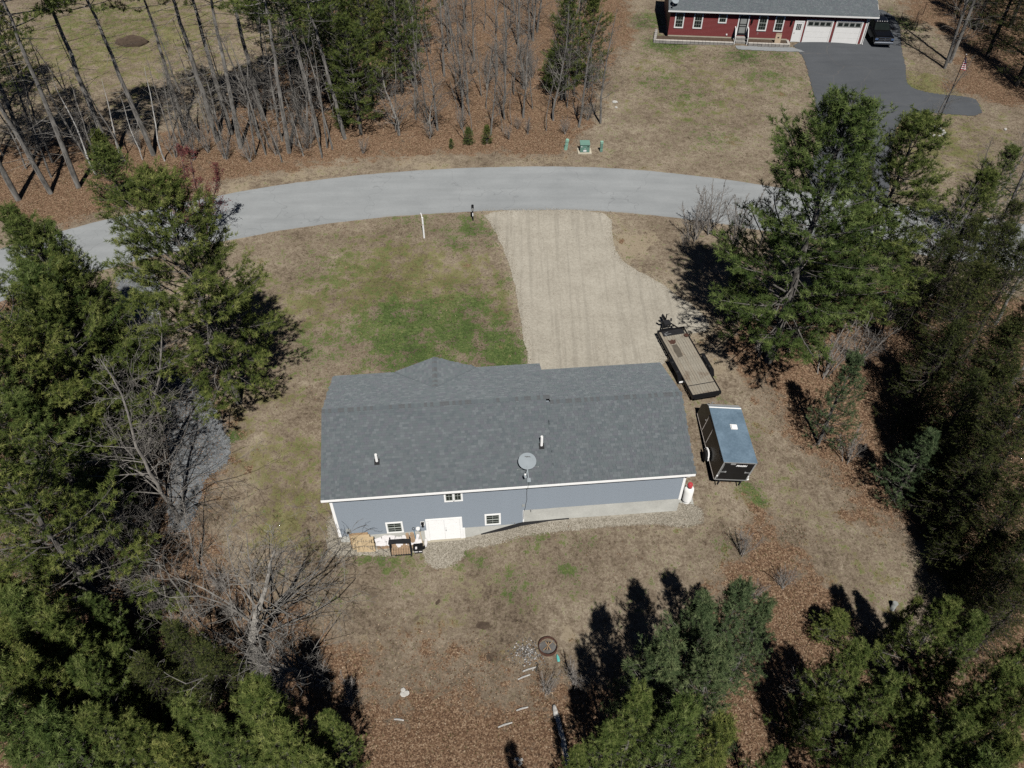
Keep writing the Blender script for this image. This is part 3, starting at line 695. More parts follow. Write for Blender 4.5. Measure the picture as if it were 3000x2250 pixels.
# roof decks
ex = 19.76; nrm = (0, -math.sin(SL), math.cos(SL))
def deck(m):
    def slab(poly, t=.10):
        P_ = [np.array(q, float) for q in poly]; n_ = np.cross(P_[1] - P_[0], P_[2] - P_[0]); n_ = norm(n_); n_ = n_ if n_[2] > 0 else -n_
        v = P_ + [q - n_ * t for q in P_]; k = len(P_)
        m.add(v, [tuple(range(k)), tuple(range(2 * k - 1, k - 1, -1))] + [(i, i + k, (i + 1) % k + k, (i + 1) % k) for i in range(k)])
    slab([(0, 0, ZE), (XG + .001, 0, ZE), (XG + .001, RY, RZ), (0, RY, RZ)])
    slab([(XG + .003, 0, ZE), (ex, 0, ZE), (ex, GY_, GZ_), (XG + .003, GY_, GZ_)])
    slab([(0, RY + .002, RZ), (12.42, RY + .002, RZ), (12.42, 9.10, ZE), (0, 9.10, ZE)])
    slab([(12.424, GY_ + .002, GZ_), (ex, GY_ + .002, GZ_), (ex, 8.54, ZE), (12.424, 8.54, ZE)])
    slab([(3.62, 9.12, ZE + .02), (6.10, 9.12, ZE + 1.05), (6.10, 6.58, ZE + 1.05)])
    slab([(8.58, 9.12, ZE + .02), (6.10, 9.12, ZE + 1.05), (6.10, 6.58, ZE + 1.05)])
part('roof', SH[0], H, deck)
# fascia and rake boards
part('fascia', M['white'], H, lambda m: m.box(-.02, ex + .02, -.035, -.003, ZE - .17, ZE - .005), bevel=.006)
part('fascia', M['white'], H, lambda m: m.box(0, 3.6, 9.105, 9.13, ZE - .17, ZE - .005))
part('fascia', M['white'], H, lambda m: m.box(8.6, 12.42, 9.105, 9.13, ZE - .17, ZE - .005))
part('fascia', M['white'], H, lambda m: m.box(12.43, ex, 8.545, 8.57, ZE - .17, ZE - .005))
part('soffit', M['white'], H, lambda m: m.box(.02, ex - .02, -.002, Y0 + .02, ZE - .165, ZE - .14))
for xx, ry, rz, yf in ((.02, RY, RZ, 9.1), (ex - .05, GY_, GZ_, 8.54)):
    part('rake_board', M['white'], H, lambda m: m.prism([(.02, ZE - .26), (.02, ZE - .12), (ry, rz - .12), (yf - .02, ZE - .12), (yf - .02, ZE - .26), (ry, rz - .26)], xx, xx + .03, 'X'))
for xx in (0,):
    part('gutter_return', M['white'], H, lambda m: m.box(X1 - .05, X1 + .12, Y0 - .28, Y0 - .01, 2.52, 2.74), bevel=.02)
UR = (0, math.cos(SL), math.sin(SL)); UF = (0, -math.cos(SL), math.sin(SL)); LR = RY / math.cos(SL); LG = GY_ / math.cos(SL)
gl = math.cos(SL)
gs = math.hypot(2.48, 1.03)
shingle_roof(H, [
    ((0, -.012, ZE), (1, 0, 0), UR, lambda t: (-.01, XG), LR),
    ((XG, -.012, ZE), (1, 0, 0), UR, lambda t: (.002, ex - XG), LG),
    ((12.42, 9.112, ZE), (-1, 0, 0), UF, lambda t: (0, 12.42 - 8.6 + 2.42 * min(1, t * LR * gl * PT / 1.03)) if t * LR * gl * PT < 1.03 else (0, 12.43), LR),
    ((3.6, 9.112, ZE), (-1, 0, 0), UF, lambda t: (-2.42 * min(1, t * LR * gl * PT / 1.03), 3.61) if t * LR * gl * PT < 1.03 else (9, 8.9), LR),
    ((ex, 8.552, ZE), (-1, 0, 0), UF, lambda t: (0, ex - 12.424), LG),
    ((3.62, 9.13, ZE + .02), (0, -1, 0), (2.48, 0, 1.03), lambda t: (0, 2.54 * t), gs),
    ((8.58, 9.13, ZE + .02), (0, 1, 0), (-2.48, 0, 1.03), lambda t: (-2.54 * t, 0), gs)], 5, 300)
ridge_caps(H, (0, RY, RZ + .02), (12.40, RY, RZ + .02), SL, M['ridge'])
ridge_caps(H, (12.42, GY_, GZ_ + .02), (ex, GY_, GZ_ + .02), SL, M['ridge'])
ridge_caps(H, (6.10, 9.12, ZE + 1.07), (6.10, 6.5, ZE + 1.07), SL, M['ridge'])
# vent pipes
def rz_at(y): return ZE + y * PT
for (px, py, hh) in ((11.70, 1.95, .80), (2.92, 1.72, .62)):
    vp = part('vent_pipe', M['white'], H, lambda m: m.lathe([(.068, -.05), (.068, hh), (.05, hh), (.05, hh - .06)], 12, (px, py, rz_at(py))), smooth=False)
    part('flashing', M['black_matte'], vp, lambda m: (m.lathe([(.10, -.02), (.08, .05), (.071, .06)], 12, (px, py, rz_at(py) + .0)), m.cbox((px, py - .02, rz_at(py) + .025), (.28, .34, .012), 0, 0, ('X', SL))))
# openings on the rear wall
window(H, 6.40, 6.78, 1.66, 2.45, Y0 - .018, 2, 2); window(H, 6.87, 7.23, 1.66, 2.45, Y0 - .018, 2, 2)
window(H, 3.05, 3.82, -.88, -.06, Y0 - .018, 2, 2, True); window(H, 8.52, 9.25, -.80, .03, Y0 - .018, 2, 2, True)
# double basement door
def dfr(m):
    y = Y0 - .02
    m.box(5.16, 5.30, y - .07, y, -2.0, -.04); m.box(7.04, 7.18, y - .07, y, -2.0, -.04); m.box(5.16, 7.18, y - .075, y, -.038, .06)
    m.box(5.04, 5.158, y - .05, y, -2.02, -1.02); m.box(7.182, 7.30, y - .05, y, -2.02, -1.02)
dd = part('double_door', M['white'], H, dfr, bevel=.008)
part('sill', M['concrete_tan'], dd, lambda m: m.box(5.1, 7.26, Y0 - .16, Y0 - .02, -2.12, -1.985))
for a, b in ((5.305, 6.165), (6.175, 7.035)):
    lf = part('door_leaf', M['white_door'], H, lambda m: m.box(a, b, Y0 - .062, Y0 - .012, -1.98, -.045), bevel=.004)
    w_ = (b - a)
    for cx in (a + w_ * .29, a + w_ * .71):
        for z0, z1 in ((-1.82, -1.18), (-1.05, -.52), (-.42, -.14)):
            part('door_panel', M['white_door'], lf, lambda m: (m.box(cx - .13, cx + .13, Y0 - .0655, Y0 - .061, z0, z1), m.box(cx - .10, cx + .10, Y0 - .074, Y0 - .0654, z0 + .03, z1 - .03)), bevel=.003)
part('door_handle', M['steel'], H, lambda m: (m.lathe([(.03, 0), (.03, .02), (.012, .025), (.012, .05), (.028, .055), (.024, .085), (0, .09)], 12, (6.25, Y0 - .15, -1.02), axis='Y'), m.cbox((6.25, Y0 - .066, -.86), (.05, .02, .05))))
# services on the rear wall
mt = part('meter_box', M['grey_plastic'], H, lambda m: (m.box(.78, 1.02, Y0 - .16, Y0 - .022, -.62, -.30), m.tube([(.88, Y0 - .08, -.6), (.88, Y0 - .08, -1.25)], .04, 8)), bevel=.01)
part('meter_glass', M['black_matte'], mt, lambda m: m.lathe([(.07, 0), (.07, -.06), (.05, -.08)], 12, (.90, Y0 - .162, -.45), axis='Y'))
lamp = part('wall_lantern', M['black'], H, lambda m: (m.cbox((4.99, Y0 - .12, -.36), (.12, .12, .24)), m.cbox((4.99, Y0 - .10, -.20), (.17, .17, .05)), m.cbox((4.99, Y0 - .10, -.51), (.10, .10, .05)), m.cbox((4.99, Y0 - .05, -.22), (.06, .10, .06))), bevel=.008)
part('mounting_block', M['white'], lamp, lambda m: m.box(4.88, 5.10, Y0 - .03, Y0 - .016, -.52, -.14))
part('vent_hood', M['white'], H, lambda m: m.lathe([(.0, -.16), (.07, -.15), (.11, -.09), (.12, 0)], 14, (4.70, Y0 - .02, -.72), axis='Y'), smooth=True)
def cab(m):
    pts = [(10.86, .25, rz_at(.25) + .03), (10.82, .02, ZE + .03), (10.78, -.05, ZE - .02), (10.77, -.05, ZE - .2), (10.79, Y0 - .035, 2.5), (10.76, Y0 - .03, 1.8), (10.78, Y0 - .03, 1.2), (10.72, Y0 - .03, .8), (10.70, Y0 - .03, .45), (10.62, Y0 - .04, .15), (10.60, Y0 - .04, -.6)]
    m.tube(pts, .014, 5)
part('cable', M['black_matte'], H, cab)
part('junction_box', M['grey_plastic'], H, lambda m: m.box(10.52, 10.66, Y0 - .08, Y0 - .02, .64, .80), bevel=.008)
part('spigot', M['steel'], H, lambda m: (m.tube([(11.02, Y0 - .02, .30), (11.02, Y0 - .12, .30), (11.02, Y0 - .13, .2)], .02, 6), m.lathe([(.04, 0), (.04, .015)], 8, (11.02, Y0 - .1, .33))))
part('spigot', M['steel'], H, lambda m: (m.tube([(10.12, Y0 - .02, -.86), (10.12, Y0 - .10, -.86), (10.12, Y0 - .11, -.95)], .02, 6), m.tube([(9.98, Y0 - .02, -.86), (9.98, Y0 - .06, -.86)], .03, 6)))
# garage doors face the driveway
for a in (12.9, 16.4):
    gdoor = part('garage_door', M['white_door'], H, lambda m: m.box(a, a + 2.6, YG, YG + .05, .05, 2.3))
    for q in range(4): part('garage_panel', M['white_door'], gdoor, lambda m: m.box(a + .03, a + 2.57, YG + .05, YG + .065, .08 + q * .56, .6 + q * .56), bevel=.01)
# dark drip of wet ground is left to the terrain; a strip of loose membrane lies along the wall
lm = MB()
for i in range(22):
    t = i / 21; lx = 8.2 + 5.0 * t; wv = .05 + .16 * math.sin(PI * min(1, t * 1.25)) ** 1.2
    x, y = h2w(lx, Y0 - .03); xa, ya = h2w(lx, Y0 - .03 - wv)
    lm.v += [(x, y, gz(x, y) + .10), (xa, ya, gz(xa, ya) + .045)]
lm.f = [(2 * i, 2 * i + 1, 2 * i + 3, 2 * i + 2) for i in range(21)]; lm.m = [0] * 21
ms = lm.build('drainage_membrane', M['black_matte']); ms.modifiers.new('solid', 'SOLIDIFY').thickness = .01
tag(ms, 'strip of black drainage membrane curling out of the stones along the foundation', 'membrane')

# satellite dish on the rear roof slope
fx_, fy_ = h2w(10.86, .26)
SD = thing('satellite_dish', 'oval grey satellite dish on a forked mast above the rear eave', 'satellite dish', (fx_, fy_, rz_at(.26)), YAW)
part('mast', M['dish'], SD, lambda m: (m.tube([(-.02, 0, .0), (-.05, .18, .42), (-.06, .42, .72)], .032, 8), m.cbox((0, 0, .03), (.18, .22, .02), 0, 0, ('X', SL))), smooth=False)
part('brace', M['steel'], SD, lambda m: (m.tube([(-.52, .55, .28), (-.05, .40, .60)], .012, 6), m.tube([(.52, .62, .30), (-.02, .42, .60)], .012, 6), m.lathe([(0, -.03), (.03, 0), (0, .03)], 8, (-.56, .54, .28)), m.lathe([(0, -.03), (.03, 0), (0, .03)], 8, (.56, .63, .30))))
dp = []; 
for k in range(7): q = k / 6; dp.append((.46 * q, .10 * q * q))
dm = MB(); dm.lathe([(max(r_, .001), z_) for r_, z_ in dp] + [(.475, .105), (.475, .088)] + [(max(r_, .001), z_ - .022) for r_, z_ in dp[::-1]], 28)
dm.v = [(x * 1.0, y * .93, z_) for x, y, z_ in dm.v]
DR = (R(38), R(4), R(-6))
dsh = dm.build('reflector', M['dish'], SD, True, loc=(-.04, .66, .80), rot=DR)
def txt(s, size, ext=.002, shear=0., bold=0.):
    cu = bpy.data.curves.new('txt', 'FONT'); cu.body = s; cu.size = size; cu.extrude = ext; cu.shear = shear; cu.offset = bold; cu.align_x = 'CENTER'; cu.align_y = 'CENTER'; cu.resolution_u = 2
    o = bpy.data.objects.new('txt', cu); COL.objects.link(o); dg = bpy.context.evaluated_depsgraph_get(); dg.update()
    me = bpy.data.meshes.new_from_object(o.evaluated_get(dg)); bpy.data.objects.remove(o); bpy.data.curves.remove(cu); return me
ob('lettering', txt('HughesNet', .085, .003, 0, .002), M['brown'], SD, (-.04, .66, .80), DR).location = Vector((-.04, .66, .80)) + Matrix.Rotation(R(-6), 3, 'Z') @ Matrix.Rotation(R(4), 3, 'Y') @ Matrix.Rotation(R(38), 3, 'X') @ Vector((.04, .24, .042))
part('feed_arm', M['dish'], SD, lambda m: (m.tube([(-.05, .35, .58), (-.14, -.02, .62), (-.22, -.22, .68)], .022, 6), m.cbox((-.24, -.26, .70), (.10, .16, .10), .3)), bevel=.01)
part('feed_horn', M['white'], SD, lambda m: m.lathe([(.03, 0), (.05, .06), (.045, .08)], 10, (-.23, -.22, .76)))

# propane cylinder at the rear right corner
tx, ty = 10.05, 26.62; tzb = gz(tx, ty)
PTK = thing('propane_cylinder', 'tall white propane cylinder with red cap beside the house corner', 'gas cylinder', (tx, ty, tzb), YAW)
part('body', M['tank_white'], PTK, lambda m: m.lathe([(.0, .10), (.20, .11), (.27, .17), (.285, .26), (.285, 1.08), (.27, 1.20), (.20, 1.30), (.10, 1.35), (0, 1.36)], 24), smooth=True)
part('foot_ring', M['tank_white'], PTK, lambda m: m.lathe([(.24, 0), (.24, .14), (.225, .14), (.225, 0)], 24))
part('valve_cap', M['red_cap'], PTK, lambda m: m.lathe([(.15, 1.33), (.15, 1.50), (.14, 1.60), (.10, 1.66), (0, 1.68)], 18), smooth=True)
part('regulator', M['grey_plastic'], PTK, lambda m: (m.cbox((-.16, .05, 1.42), (.10, .08, .10)), m.tube([(-.16, .05, 1.45), (-.34, .12, 1.5), (-.5, .2, 1.3)], .015, 6)))
# small junk: concrete pad under cylinder
tag(part('concrete_pad', M['concrete'], None, lambda m: m.box(tx - .42, tx + .42, ty - .42, ty + .42, tzb - .15, tzb + .012), bevel=.02), 'square concrete pad under the propane cylinder', 'pad')
PTK.location.z = tzb + .014

# ------------------------------------------------------------------ the red house across the road
YR = R(-5.0); RO = (38.08, 85.98); Rx, Ry = math.cos(YR), math.sin(YR)
def r2w(lx, ly): return (RO[0] + lx * Rx - ly * Ry, RO[1] + lx * Ry + ly * Rx)
RH = thing('red_ranch_house', 'barn-red clapboard house with white windows and two garage doors across the road', 'house', (*RO, 1.0), YR)
L0 = -20.95; D_ = 8.6; E_ = 3.05
part('wall', M['red_siding'], RH, lambda m: m.prism([(0, .2), (D_, .2), (D_, E_), (D_ / 2, E_ + 1.9), (0, E_)], L0, 0, 'X'))
part('foundation', M['concrete_tan'], RH, lambda m: m.box(L0 + .03, -8.0, -.015, D_ - .05, -.6, .33))
part('foundation', M['concrete_tan'], RH, lambda m: m.box(-8.0, -.03, -.012, D_ - .05, -.6, .04))
runs = []; z = .33
while z < 2.9: runs.append((L0, 0, 0, -L0, z)); z += .13
z = .06
while z < .32: runs.append((-8.0, 0, 0, 8.0, z)); z += .13
z = .2
while z < 2.9: runs.append((0, .02, PI / 2, D_ - .04, z)); z += .13
clapboards(RH, runs, M['red_siding'])
def rdeck(m):
    def slab(poly, t=.12):
        P_ = [np.array(q, float) for q in poly]; n_ = norm(np.cross(P_[1] - P_[0], P_[2] - P_[0])); n_ = n_ if n_[2] > 0 else -n_
        v = P_ + [q - n_ * t for q in P_]; k = len(P_)
        m.add(v, [tuple(range(k)), tuple(range(2 * k - 1, k - 1, -1))] + [(i, i + k, (i + 1) % k + k, (i + 1) % k) for i in range(k)])
    h_ = D_ / 2; 
    slab([(L0 - .3, -.4, E_), (.9, -.4, E_), (.9, h_, E_ + (h_ + .4) * PT), (L0 - .3, h_, E_ + (h_ + .4) * PT)])
    slab([(L0 - .3, h_ + .002, E_ + (h_ + .4) * PT), (.9, h_ + .002, E_ + (h_ + .4) * PT), (.9, D_ + .4, E_), (L0 - .3, D_ + .4, E_)])
part('roof', SH[2], RH, rdeck)
shingle_roof(RH, [((L0 - .3, -.41, E_), (1, 0, 0), UR, lambda t: (0, .9 - L0 + .3), 3.2)], 11, 0)
part('fascia', M['white'], RH, lambda m: m.box(L0 - .32, .92, -.44, -.415, E_ - .16, E_ - .005))
part('soffit', M['white'], RH, lambda m: m.box(L0 - .25, .85, -.41, .0, E_ - .155, E_ - .13))
part('rake_board', M['white'], RH, lambda m: m.prism([(-.4, E_ - .16), (-.4, E_ - .012), (D_ / 2, E_ + 1.95), (D_ / 2, E_ + 1.8)], .9, .93, 'X'))
part('corner_board', M['white'], RH, lambda m: m.box(-.13, .03, -.035, .06, 0.04, E_ - .16))
part('downspout', M['white'], RH, lambda m: m.tube([(.12, -.3, E_ - .1), (.1, -.08, E_ - .45), (.1, -.08, .15), (.1, -.2, .05)], .04, 6))
for (a, b, z0, z1, c_, r_, dh) in ((-20.30, -19.52, 1.20, 2.66, 3, 2, True), (-18.28, -17.50, 1.20, 2.66, 3, 2, True), (-15.65, -14.95, 1.86, 2.68, 3, 1, True), (-11.36, -10.58, 1.18, 2.66, 3, 2, True), (-9.60, -8.82, 1.18, 2.66, 3, 2, True)):
    window(RH, a, b, z0, z1, -.018, c_, r_, dh, .11)
fd = part('storm_door', M['white'], RH, lambda m: (m.box(-13.62, -13.50, -.07, -.018, .55, 2.66), m.box(-12.56, -12.44, -.07, -.018, .55, 2.66), m.box(-13.62, -12.44, -.075, -.018, 2.662, 2.78)), bevel=.006)
part('door_leaf', M['black_matte'], fd, lambda m: m.box(-13.495, -12.565, -.05, -.02, .57, 2.66))
for z0, z1 in ((.78, 1.42), (1.52, 1.66), (1.76, 2.36)):
    part('pane', M['grey_plastic'], fd, lambda m: m.box(-13.36, -12.70, -.056, -.0505, z0, z1))
sd = part('side_door', M['white_door'], RH, lambda m: (m.box(-7.60, -7.49, -.07, -.018, .03, 2.16), m.box(-6.66, -6.55, -.07, -.018, .03, 2.16), m.box(-7.60, -6.55, -.075, -.018, 2.162, 2.28), m.box(-7.488, -6.662, -.05, -.02, .05, 2.16)), bevel=.005)
for i in range(3):
    for j in range(3): part('pane', M['glass'], sd, lambda m: m.box(-7.33 + i * .18, -7.18 + i * .18, -.056, -.0505, 1.32 + j * .22, 1.51 + j * .22))
part('door_handle', M['black'], sd, lambda m: m.lathe([(.03, -.06), (.03, 0)], 8, (-7.40, -.052, 1.0), axis='Y'))
part('garage_gap', M['red_siding'], RH, lambda m: m.box(-6.54, -6.42, -.03, -.018, .05, 2.5))
for a in (-6.24, -3.12):
    b = a + 2.58
    fr = part('garage_door', M['white'], RH, lambda m: (m.box(a - .14, a, -.09, -.018, .02, 2.30), m.box(b, b + .14, -.09, -.018, .02, 2.30), m.box(a - .14, b + .14, -.095, -.018, 2.302, 2.44)), bevel=.006)
    for q in range(4):
        z0 = .04 + q * .565
        if q < 3: part('garage_panel', M['white_door'], fr, lambda m: m.box(a + .004, b - .004, -.06, -.02, z0, z0 + .555), bevel=.008)
        else:
            part('garage_panel', M['grey_plastic'], fr, lambda m: m.box(a + .004, b - .004, -.06, -.02, z0, z0 + .555), bevel=.008)
            for k in range(4):
                x = a + .12 + k * .62
                part('pane', M['glass'], fr, lambda m: m.box(x, x + .46, -.066, -.0605, z0 + .12, z0 + .46))
for x in (-12.15, -7.95): part('wall_lantern', M['black'], RH, lambda m: (m.cbox((x, -.14, 2.05), (.14, .14, .30)), m.cbox((x, -.12, 2.24), (.2, .2, .05)), m.cbox((x, -.06, 2.2), (.06, .12, .08))), bevel=.01)
part('utility_box', M['white'], RH, lambda m: m.box(-14.65, -14.5, -.10, -.018, .50, .64))
def heart_spiral(m): m.tube([(-11.25 + .09 * math.cos(t), -.03, .75 + .09 * math.sin(t)) for t in np.linspace(0, 5, 14)], .012, 5)
part('hose_hook', M['steel'], RH, heart_spiral)
# front steps with rails
for i in range(3):
    part('step', M['granite'], RH, lambda m: m.box(-13.62, -12.48, -1.25 + i * .36, -.02, -.35 + i * .27, -.08 + i * .27), bevel=.02)
for sx in (-13.78, -12.42):
    rl = part('railing', M['white'], RH, lambda m: (m.tube([(sx, -.10, 1.46), (sx, -.55, 1.42), (sx, -1.15, .78)], .05, 6), m.cbox((sx, -.12, .8), (.08, .08, 1.3)), m.cbox((sx, -1.15, .28), (.08, .08, 1.0))))
    for k in range(8):
        y = -.2 - k * .125; zt = 1.42 if y > -.55 else 1.42 + (y + .55) * 1.06
        part('baluster', M['black_matte'], rl, lambda m: m.box(sx - .018, sx + .018, y - .02, y + .02, -.1 if y < -.6 else .3, zt - .03))
# satellite dish on its roof
sx_, sy_ = r2w(-20.75, .1)
S2 = thing('satellite_dish', 'dark satellite dish at the left end of the red house eave', 'satellite dish', (sx_, sy_, 1.0 + E_ + .2), YR)
dm2 = MB(); dm2.lathe([(max(.40 * k / 5, .001), .09 * (k / 5) ** 2) for k in range(6)] + [(max(.40 * k / 5, .001), .09 * (k / 5) ** 2 - .02) for k in range(5, -1, -1)], 20)
dm2.build('reflector', M['dish'], S2, True, loc=(.1, .05, .62), rot=(R(40), 0, R(20)))
part('mast', M['black_matte'], S2, lambda m: m.tube([(0, 0, -.05), (.05, .1, .3), (.1, .15, .58)], .03, 6))
part('feed_arm', M['black_matte'], S2, lambda m: (m.tube([(.05, .1, .35), (-.1, -.35, .3)], .025, 6), m.cbox((-.12, -.4, .32), (.16, .18, .14))))
# planting bed held by stone edging
bed = thing('stone_edging', 'low grey stone edging round the planting bed under the red house windows', 'edging', (*RO, gz(*r2w(-14, -1.3))), YR)
rg = random.Random(9); zb = gz(*r2w(-14, -1.3))
def edge_run(x0, x1, y):
    x = x0
    while x < x1:
        L = rg.uniform(.32, .55); L = min(L, x1 - x)
        part('stone', M['granite'], bed, lambda m: m.cbox((x + L / 2, y + rg.uniform(-.02, .02), .08), (L - .02, .24, .30), 0), bevel=.03)
        part('cap_stone', M['stone_cap'], bed, lambda m: m.cbox((x + L / 2, y, .262), (L - .012, .28, .06), 0), bevel=.015)
        x += L
edge_run(-22.3, -13.9, -1.35); edge_run(-12.3, -7.9, -1.30)
for k in range(6): part('stone', M['granite'], bed, lambda m: m.cbox((-22.4 + .05 * k, -1.2 + k * .45, .1), (.28, .43, .36 + .05 * k)), bevel=.03)
for k in range(3): part('stone', M['stone_cap'], bed, lambda m: m.cbox((-7.95, -1.1 + k * .4, .1), (.26, .38, .36)), bevel=.03)
part('garden_soil', M['soil'], bed, lambda m: m.box(-22.2, -13.85, -1.22, -.02, -.1, .19)); part('garden_soil', M['soil'], bed, lambda m: m.box(-12.35, -8.1, -1.18, -.02, -.1, .19))
wk = [r2w(-13.7, -1.55), r2w(-7.6, -1.5), r2w(-6.4, -2.55), r2w(-13.55, -2.6)]
sheet('walkway', wk, .10, .01, .045, M['walk'], 3, smooth=0)
# banner with a heart
bx, by = r2w(-9.15, -.85); BN = thing('garden_banner', 'tan garden banner with a dark heart beside the side door', 'banner', (bx, by, gz(bx, by) + .15), YR)
part('cloth', M['tan_cloth'], BN, lambda m: m.cbox((0, 0, .62), (.62, .02, 1.05), 0, 0, ('X', R(-6))))
hp = [(.11 * 16 * math.sin(t) ** 3 / 16, .11 * (13 * math.cos(t) - 5 * math.cos(2 * t) - 2 * math.cos(3 * t) - math.cos(4 * t)) / 16) for t in np.linspace(0, 2 * PI, 28, endpoint=False)]
part('heart', M['brown'], BN, lambda m: m.prism(hp, -.006, .006, 'Y'), loc=(0, -.012, .68), rot=(R(-6), 0, 0))
part('stake', M['black'], BN, lambda m: (m.tube([(-.33, .03, 0), (-.33, -.05, 1.2)], .01, 5), m.tube([(-.33, -.05, 1.17), (.33, -.05, 1.17)], .01, 5)))

# ------------------------------------------------------------------ vehicles
def wheel(parent, c, r_, w_, rim_m, name='wheel', side=1):
    t = part(name, M['rubber'], parent, lambda m: m.lathe([(r_ * .58, -w_ / 2), (r_ * .9, -w_ / 2), (r_, -w_ * .32), (r_, w_ * .32), (r_ * .9, w_ / 2), (r_ * .58, w_ / 2)], 24, c, axis='X'), smooth=True)
    part('rim', rim_m, t, lambda m: (m.lathe([(r_ * .60, -w_ * .45), (r_ * .55, side * w_ * .1), (r_ * .30, side * w_ * .28), (.001, side * w_ * .25)], 20, c, axis='X'), m.lathe([(.07, side * w_ * .2), (.07, side * w_ * .42), (.001, side * w_ * .45)], 10, c, axis='X')), smooth=True)
    return t

# flatbed trailer: local +y is the tongue end
FT_a = math.atan2(1.36, 5.86)
FTx, FTy = 11.55, 36.85
FT = thing('flatbed_trailer', 'black tandem-axle flatbed trailer with weathered plank deck beside the driveway', 'trailer', (FTx, FTy, gz(FTx, FTy) + .02), FT_a)
hw, hl = .94, 3.02; dz = .55
def ffr(m):
    for s in (-1, 1): m.box(s * hw - .04, s * hw + .04, -hl, hl, dz - .16, dz + .045)
    m.box(-hw - .04, hw + .04, hl, hl + .09, dz - .14, dz + .12)
    for y in np.arange(-2.6, 2.9, .6): m.box(-hw + .04, hw - .04, y - .03, y + .03, dz - .14, dz - .05)
part('frame', M['black'], FT, ffr, bevel=.008)
part('rear_bar', M['black'], FT, lambda m: (m.box(-hw - .04, hw + .04, -hl - .16, -hl - .004, dz - .20, dz + .02), m.box(-hw + .1, hw - .1, -hl - .22, -hl - .161, dz - .22, dz - .12)), bevel=.008)
part('headboard', M['black_matte'], FT, lambda m: (m.box(-hw + .2, hw - .15, hl - .52, hl - .02, dz + .018, dz + .05), ), bevel=.01)
part('tie_strap', M['steel'], FT, lambda m: (m.tube([(-.62, hl - .30, dz + .06), (-.3, hl - .15, dz + .065)], .012, 5), m.tube([(-.62, hl - .36, dz + .06), (-.15, hl - .36, dz + .06)], .012, 5), m.tube([(-.6, hl - .4, dz + .06), (-.48, hl - .48, dz + .06)], .02, 5)))
npk = 10; pw = 2 * (hw - .045) / npk
pm = MB(); pm.box(-pw / 2 + .006, pw / 2 - .006, -2.2, hl - .03, 0, .04); pme = pm.mesh('plank'); pme.materials.append(M['deck'])
pm2 = MB(); pm2.box(-pw / 2 + .006, pw / 2 - .006, -hl + .0, -2.26, 0, .04); pme2 = pm2.mesh('plank'); pme2.materials.append(M['deck'])
for i in range(npk):
    x = -hw + .045 + pw * (i + .5)
    ob('plank', pme, None, FT, (x, 0, dz - .025 + .003 * (i % 3))); ob('plank', pme2, None, FT, (x, 0, dz - .027 + .003 * ((i + 1) % 3)))
part('hinge_bar', M['black_matte'], FT, lambda m: m.box(-hw + .04, hw - .04, -2.258, -2.202, dz - .03, dz + .024))
rp = MB(); rp.prism([(-.55, 1.70), (-.30, 1.66), (-.14, 1.80), (-.06, 2.10), (-.22, 2.02), (-.30, 2.14), (-.46, 2.02), (-.60, 2.12)], dz + .024, dz + .034, 'Z')
rp.build('rusty_plate', M['rust'], FT)
part('oil_stain', mat('oily_plank', (.11, .095, .075), .8, var=.3), FT, lambda m: m.prism([(-.52, .35), (-.18, .42), (-.10, 1.1), (-.16, 1.62), (-.50, 1.60), (-.58, 1.0)], dz + .0225, dz + .0238, 'Z'))
part('rusty_pan', M['rust'], FT, lambda m: m.lathe([(.001, .0), (.14, .01), (.17, .09), (.155, .09), (.13, .03), (.001, .02)], 16, (hw - .16, hl - .78, dz + .03)))
for s in (-1, 1):
    part('fender', M['black'], FT, lambda m: (m.prism([(-1.55, .30), (-1.30, .68), (.30, .68), (.58, .30), (.52, .28), (.26, .63), (-1.26, .63), (-1.49, .28)], s * (hw + .05), s * (hw + .31), 'X')), bevel=.01)
    for y in (-.95, -.08): wheel(FT, (s * (hw + .18), y, .345), .345, .2, M['white'], side=s)
part('axle', M['black_matte'], FT, lambda m: [m.tube([(-hw - .1, y, .345), (hw + .1, y, .345)], .04, 8) for y in (-.95, -.08)])
part('licence_plate', M['white'], FT, lambda m: m.box(-hw - .30, -hw - .06, -1.66, -1.645, .34, .48))
part('tongue', M['black'], FT, lambda m: (m.tube([(-hw + .25, hl, dz - .05), (-.06, hl + 1.15, dz - .05)], .05, 6), m.tube([(hw - .25, hl, dz - .05), (.06, hl + 1.15, dz - .05)], .05, 6), m.box(-.09, .09, hl + 1.05, hl + 1.55, dz - .09, dz + .03), m.box(-.40, .40, hl + .42, hl + .50, dz - .09, dz - .02)), bevel=.01)
part('coupler', M['black_matte'], FT, lambda m: (m.lathe([(.08, -.12), (.09, 0), (.06, .06), (.001, .08)], 12, (0, hl + 1.6, dz)), m.box(-.03, .03, hl + 1.4, hl + 1.66, dz + .03, dz + .10)))
part('jack', M['black'], FT, lambda m: (m.tube([(.02, hl + 1.08, .05), (.02, hl + 1.08, dz + .55)], .04, 8), m.tube([(.02, hl + 1.08, dz + .5), (.22, hl + 1.10, dz + .55)], .015, 6), m.lathe([(.11, 0), (.11, .02)], 10, (.02, hl + 1.08, .02))))
part('chain', M['steel'], FT, lambda m: (m.tube([(-.18, hl + .9, dz - .02), (-.30, hl + .7, dz - .2), (-.12, hl + .35, dz - .05)], .018, 5), m.tube([(.15, hl + .9, dz), (.28, hl + .75, dz - .15), (.1, hl + .4, dz - .05)], .018, 5)))
part('tool_bag', M['black_matte'], FT, lambda m: (m.cbox((-.05, hl + .72, dz + .08), (.50, .42, .22)), m.cbox((-.40, hl + 1.0, dz + .04), (.14, .34, .1), .5), m.cbox((.38, hl + 1.0, dz + .04), (.12, .3, .1), -.4)), bevel=.04)
